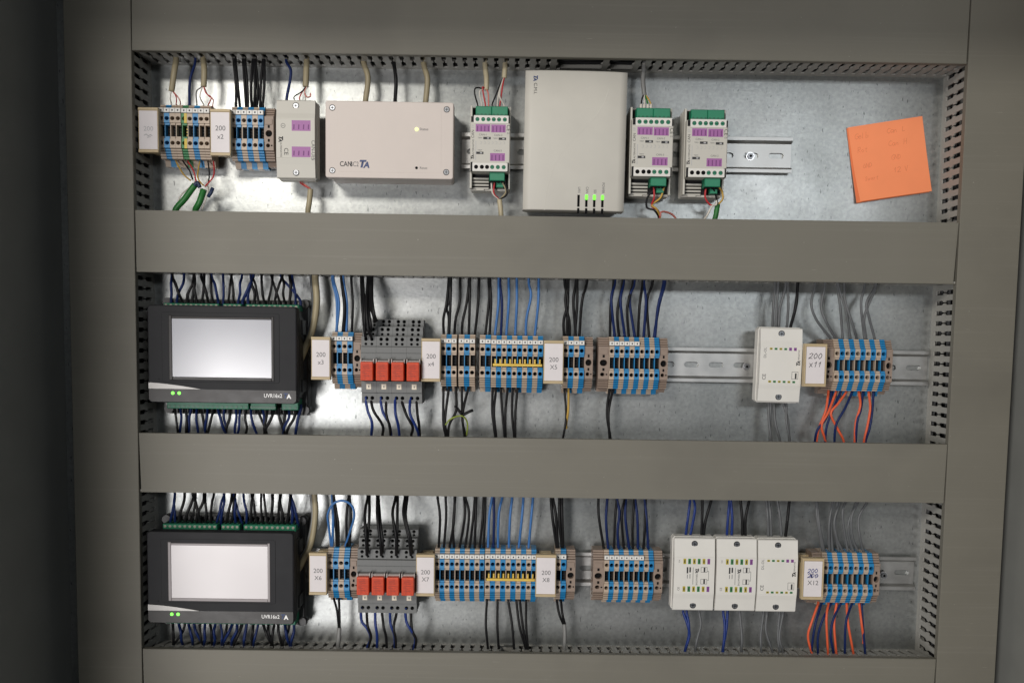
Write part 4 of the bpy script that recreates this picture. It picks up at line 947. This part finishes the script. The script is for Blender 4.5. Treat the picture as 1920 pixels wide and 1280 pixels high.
wires('B5', 'above the only white module in the upper row', [('grey', [(212, 70), (200, 230), (195, 368)]), ('grey', [(235, 70), (225, 230), (220, 368)]), ('grey', [(292, 70), (250, 230), (240, 368)]), ('grey', [(310, 70), (312, 220), (302, 368)]), (B, [(382, 70), (368, 220), (330, 368)], 1.6)], 1.35, (27, 29, 25))
wires('B5', 'below the only white module in the upper row', [('grey', [(185, 1230), (168, 1080), (165, 955)]), ('grey', [(172, 1230), (176, 1100), (180, 955)]), ('grey', [(250, 1230), (215, 1090), (205, 955)]), ('grey', [(325, 1230), (298, 1080), (298, 955)]), ('grey', [(318, 1230), (310, 1080), (278, 955)])], 1.3, (27, 28, 25))
wires('B5', 'above the strip beside handwritten tag 200 x11', [('grey', p) for p in ([(512, 70), (485, 200), (525, 320), (625, 452)], [(586, 70), (560, 220), (600, 340), (662, 452)], [(680, 70), (700, 210), (720, 452)], [(690, 70), (745, 250), (775, 452)], [(732, 70), (740, 180), (800, 370), (822, 452)],
      [(885, 70), (858, 200), (882, 452)], [(962, 74), (900, 190), (918, 300), (958, 452)], [(968, 76), (915, 200), (880, 320), (895, 452)])], 1.35)
wires('B5', 'below the strip beside handwritten tag 200 x11', [('orange', [(525, 1228), (542, 1130), (592, 1000), (612, 862)]), (N_, [(512, 1228), (532, 1140), (602, 1040), (636, 862)]), ('orange', [(590, 1228), (562, 1110), (612, 1010), (668, 862)]), (N_, [(588, 1228), (600, 1120), (642, 1000), (702, 862)]),
      ('orange', [(728, 1228), (680, 1130), (632, 1020), (690, 940), (744, 862)]), (N_, [(658, 1228), (672, 1100), (738, 980), (788, 862)]), ('orange', [(810, 1228), (818, 1090), (852, 960), (842, 862)]), (N_, [(818, 1228), (830, 1080), (856, 990), (872, 862)]),
      ('orange', [(880, 1228), (906, 1110), (926, 980), (916, 862)]), (N_, [(892, 1228), (922, 1130), (942, 1000), (950, 862)])], 1.25)
# lower touchscreen row
fan('C1', 'above the lower touchscreen controller', [320+38*k for k in range(26)], 235, 20, [352+73*k for k in range(13)], U1, 28, 1)
fan('C1', 'below the lower touchscreen controller', [342+39.5*k for k in range(24)], 1000, 1165, [350+73*k for k in range(13)], U2, 30, -1)
wires('C1', 'bending down behind the lower touchscreen controller', [('beige', [(1400, 40), (1405, 180), (1375, 380), (1300, 545), (1270, 600)]), ('ash', [(1372, 40), (1385, 200), (1340, 420), (1290, 500)], 1.5)], 3.0, (25, 28, 22), 15, 3, 'cable')
wires('C2', 'looping above the strip beside tag 200 X6', [(LB, [(245, 425, 22), (225, 260, 32), (218, 175, 38), (258, 98, 40), (330, 72, 40), (398, 110, 40), (416, 190, 38), (386, 300, 32), (345, 425, 22)])], 1.15, (22, 30, 22), 3, 3, 'loop_wire', jit=False)
wires('C2', 'above the strip beside tag 200 X6', [(LB, [(250, 40), (258, 230), (252, 425)]), (B, [(258, 40), (275, 220), (288, 430)]), (B, [(264, 40), (296, 240), (298, 430)]), (B, [(375, 40), (358, 200), (362, 425)]), (B, [(382, 40), (392, 200), (380, 425)])], 1.35)
wires('C2', 'below the strip beside tag 200 X6', [(B, [(302, 1035), (288, 900), (265, 808)]), (B, [(308, 1035), (306, 920), (302, 808)])], 1.2, ext0=0)
wires('C2', 'gathering the two wires below tag 200 X6', [('ash', [(292, 1195), (300, 1100), (305, 1025)])], 2.2, (28, 29, 29), 6, 0, 'cable')
wires('C2', 'dropping into the lower row of relay sockets', [(B, p) for p in ([(518, 40), (496, 170), (505, 330), (512, 482, 45)], [(530, 40), (530, 200), (516, 360), (518, 455, 45)], [(590, 40), (590, 190), (612, 380), (620, 482, 45)], [(598, 40), (612, 230), (628, 360), (628, 455, 45)],
      [(728, 40), (704, 170), (730, 340), (732, 482, 45)], [(742, 40), (740, 200), (738, 350), (737, 455, 45)], [(798, 40), (786, 170), (826, 350), (842, 482, 45)], [(815, 40), (802, 200), (840, 360), (848, 455, 45)])], 1.45, (27, 52, 42), 15, 0)
wires('C2', 'below the lower row of red relays', [('blue', [(512, 1180), (540, 1100), (515, 1030), (475, 980), (466, 908)]), (B, [(520, 1180), (542, 1090), (518, 1010), (511, 915)]), ('blue', [(588, 1185), (588, 1080), (576, 1000), (574, 908)]), (B, [(660, 1185), (655, 1090), (638, 1020), (626, 915)]),
      ('blue', [(722, 1185), (718, 1080), (690, 1000), (685, 912)]), (B, [(728, 1185), (726, 1100), (712, 1020), (734, 915)]), ('blue', [(862, 1188), (876, 1110), (848, 1050), (812, 990), (800, 912)]), (B, [(870, 1188), (880, 1110), (850, 1040), (842, 915)])], 1.4, (27, 41, 35), 10, 5)
wires('C3', 'above the strip right of tag 200 X7', [(B, p) for p in ([(122, 40), (140, 200), (130, 430)], [(182, 40), (186, 200), (168, 435)], [(250, 40), (243, 230), (210, 435)], [(254, 40), (238, 260), (245, 435)], [(322, 40), (325, 200), (286, 430)], [(330, 40), (358, 180), (328, 430)],
      [(402, 40), (386, 230), (362, 435)], [(412, 40), (406, 240), (400, 435)], [(468, 40), (458, 230), (436, 435)], [(480, 40), (476, 230), (466, 435)])], 1.3)
wires('C3', 'above the lower combed strip', [(LB, [(532, 40), (510, 180), (500, 435)]), (N_, [(542, 40), (545, 230), (540, 435)]), (LB, [(608, 40), (580, 180), (575, 435)]), (LB, [(682, 40), (665, 200), (656, 435)]), (LB, [(766, 40), (754, 200), (730, 435)]), (LB, [(838, 40), (824, 200), (804, 435)])], 1.3)
wires('C3', 'above the strip right of tag 200 X8', [(B, [(972, 40), (984, 200), (1018, 435)]), (B, [(985, 40), (1010, 190), (1024, 435)]), (B, [(1036, 40), (1036, 230), (1056, 435)]), (B, [(1052, 40), (1056, 200), (1064, 435)])], 1.5)
wires('C3', 'hanging from the lower combed strip', [(B, p) for p in ([(500, 1185), (484, 1000), (492, 820)], [(580, 1185), (570, 1000), (572, 820)], [(696, 1195), (680, 1000), (652, 820)], [(784, 1190), (736, 1010), (712, 820)], [(790, 1190), (756, 980), (740, 820)], [(800, 1190), (786, 1000), (786, 820)])], 1.25, ext0=8)
wires('C3', 'below the strip right of tag 200 X8', [(B, [(1066, 1002), (1034, 920), (1016, 820)]), (B, [(1078, 1002), (1058, 920), (1048, 820)])], 1.25, ext0=0)
wires('C3', 'below the strip right of tag 200 X8', [('ash', [(1072, 1185), (1076, 1080), (1072, 998)])], 1.9, (28, 29, 29), 6, 0, 'cable')
wires('C4', 'above the end stopped strip in the lower row', [(B, [(448, 40), (452, 200), (490, 440)]), (N_, [(516, 40), (505, 220), (522, 440)]), (B, [(588, 40), (572, 220), (565, 440)]), (N_, [(584, 40), (606, 160), (592, 300), (600, 440)]), (B, [(650, 40), (622, 190), (640, 440)]), (N_, [(656, 40), (650, 200), (680, 440)]),
      (B, [(718, 40), (704, 250), (706, 440)]), (N_, [(722, 40), (740, 200), (745, 440)]), (B, [(802, 40), (796, 280), (785, 440)]), (N_, [(794, 40), (810, 220), (822, 440)])], 1.35)
wires('C5', 'above the leftmost of the three white modules', [('blue', [(218, 50), (200, 200), (180, 350)]), ('blue', [(240, 50), (252, 140), (214, 350)]), (B, [(308, 50), (302, 350)], 1.5), (B, [(378, 50), (332, 220), (316, 350)], 1.5)], 1.35, (27, 29, 25))
wires('C5', 'above the middle of the three white modules', [('blue', [(512, 50), (500, 200), (490, 350)]), ('blue', [(520, 50), (526, 350)]), (B, [(592, 50), (606, 350)], 1.5), (B, [(662, 50), (632, 200), (630, 350)], 1.5)], 1.35, (27, 29, 25))
wires('C5', 'above the rightmost of the three white modules', [('grey', [(785, 50), (798, 200), (802, 355)]), ('grey', [(806, 50), (820, 200), (824, 355)]), ('grey', [(868, 50), (890, 200), (902, 355)]), (B, [(962, 50), (945, 220), (930, 355)], 1.6)], 1.35, (27, 29, 25))
wires('C5', 'below the leftmost of the three white modules', [('blue', [(180, 1192), (210, 1080), (196, 1000), (165, 912)]), ('blue', [(178, 1192), (205, 1090), (206, 1000), (190, 912)]), ('grey', [(255, 1192), (268, 1110), (296, 1000), (284, 915)])], 1.35, (27, 28, 25), 6)
wires('C5', 'below the middle of the three white modules', [('blue', [(464, 1192), (476, 1020), (464, 912)]), ('blue', [(460, 1192), (488, 1030), (496, 912)]), ('grey', [(600, 1192), (604, 1090), (588, 915)])], 1.35, (27, 28, 25), 6)
wires('C5', 'below the rightmost of the three white modules', [('grey', [(750, 1200), (745, 1090), (765, 922)]), ('grey', [(832, 1200), (785, 1050), (792, 922)]), ('grey', [(886, 1202), (874, 1080), (886, 922)]), ('grey', [(912, 1205), (886, 1090), (912, 922)])], 1.25, (27, 28, 25), 6)
wires('C6', 'above the strip beside tag X12', [('grey', p) for p in ([(200, 50), (212, 230), (250, 455)], [(206, 50), (225, 250), (262, 455)], [(328, 60), (298, 250), (300, 455)], [(340, 60), (312, 240), (325, 455)], [(386, 60), (336, 240), (372, 455)], [(362, 60), (345, 300), (400, 455)], [(428, 60), (398, 180), (438, 455)],
      [(522, 60), (466, 200), (475, 350), (515, 455)], [(510, 60), (440, 260), (478, 455)], [(592, 64), (520, 200), (530, 350), (556, 455)])], 1.35)
wires('C6', 'below the strip beside tag X12', [('orange', [(170, 1225), (140, 1090), (168, 980), (216, 842)]), (N_, [(164, 1210), (192, 1010), (240, 842)]), ('orange', [(290, 1215), (278, 960), (294, 842)]), (N_, [(214, 1210), (216, 1080), (252, 960), (314, 842)]), ('orange', [(352, 1215), (336, 1000), (354, 842)]),
      (N_, [(330, 1205), (310, 1080), (330, 960), (386, 842)]), ('orange', [(480, 1215), (440, 990), (430, 842)]), (N_, [(416, 1210), (425, 980), (470, 842)]), ('orange', [(556, 1100), (540, 980), (524, 842)]), (N_, [(568, 1215), (552, 1010), (542, 842)])], 1.25, ext0=6)
# wires glimpsed inside the right-hand duct
def inner_wires():
    for k, (x, col, y0, y1, h) in enumerate(((.442, 'red', -.36, -.15, 34), (.456, 'brown', -.36, .30, 30), (.450, 'brown', .08, .30, 24), (.452, 'black', -.36, .32, 20), (.440, 'black', -.36, .10, 14))):
        P = [Vector((x+.003*math.sin(y*23+k*2), -h*.001-.004*math.sin(y*31+k), y)) for y in [y0+(y1-y0)*i/8 for i in range(9)]]
        V, F = tube(P, .0018, 6, 4)
        me = bpy.data.meshes.new('wire'); me.from_pydata([tuple(v) for v in V], [], F); me.materials.append(MATS['wire_'+col]); o = O('wire', me)
        lab = {0: 'red wire glimpsed through the lowest slots of the right upright duct', 1: 'long brown wire running the whole height inside the right upright duct', 2: 'short brown wire behind the upper slots of the right upright duct',
               3: 'long black wire running the whole height inside the right upright duct', 4: 'short black wire deep inside the lower right upright duct'}[k]
        tag(o, lab, 'wire', 'wires inside the right upright duct')
inner_wires()

def top_duct_wires():
    for k, (col, dy, h) in enumerate((('red', .012, 30), ('ash', .016, 36), ('black', .010, 22), ('pink', .020, 40))):
        P = [Vector((.03+.11*i/6, -h*.001-.004*math.sin(i*1.3+k), Y1+dy+.005*math.sin(i*1.9+k*2))) for i in range(7)]
        V, F = tube(P, .0011, 6, 4)
        me = bpy.data.meshes.new('wire'); me.from_pydata([tuple(v) for v in V], [], F); me.materials.append(MATS['wire_'+col]); o = O('wire', me)
        tag(o, f'{CN[col]} wire lying in the opened top duct above the cream network box', 'wire', 'wires inside the opened top duct')
top_duct_wires()

def bundle(x0, y0, x1, y1, hs, n, vertical):  # black filler wires added behind the duct walls so the slots look dark
    Vs, Fs = [], []
    for k in range(n):
        f = (k+.5)/n; m = 9; P = []
        for i in range(m):
            t = i/(m-1); wob = .0025*math.sin(i*1.7+k*2.3)
            h = hs[0]+(hs[1]-hs[0])*((k*.618) % 1)+2.0*math.sin(i*1.1+k)
            P.append(Vector((x0+(x1-x0)*f+wob, -h*.001, y0+(y1-y0)*t)) if vertical else Vector((x0+(x1-x0)*t, -h*.001, y0+(y1-y0)*f+wob)))
        V, F = tube(P, .0021, 6, 3); b = len(Vs); Vs += [tuple(v) for v in V]; Fs += [tuple(b+i for i in q) for q in F]
    me = bpy.data.meshes.new('wire_bundle'); me.from_pydata(Vs, [], Fs); me.materials.append(MATS['wire_black']); o = O('wire_bundle', me); o['kind'] = 'stuff'
    return o
for x0, y0, x1, y1, vert, lab in ((XR+.005, -.40, XRO-.008, .34, True, 'dense black wiring packed inside the right upright duct'), (XLO+.008, -.40, XL-.005, .34, True, 'dense black wiring packed inside the left upright duct'),
        (XL+.01, Y1+.006, XR-.01, Y1+.054, False, 'dense black wiring packed inside the topmost duct'), (XL+.01, Y3+.008, XR-.01, Y2-.008, False, 'dense black wiring packed inside the duct under the top row'),
        (XL+.01, Y5+.008, XR-.01, Y4-.010, False, 'dense black wiring packed inside the duct between the touchscreens'), (XL+.01, Y6-.054, XR-.005, Y6-.013, False, 'dense black wiring packed inside the lowest duct')):
    o = bundle(x0, y0, x1, y1, (8, 42), 30, vert); tag(o, lab, 'wiring')
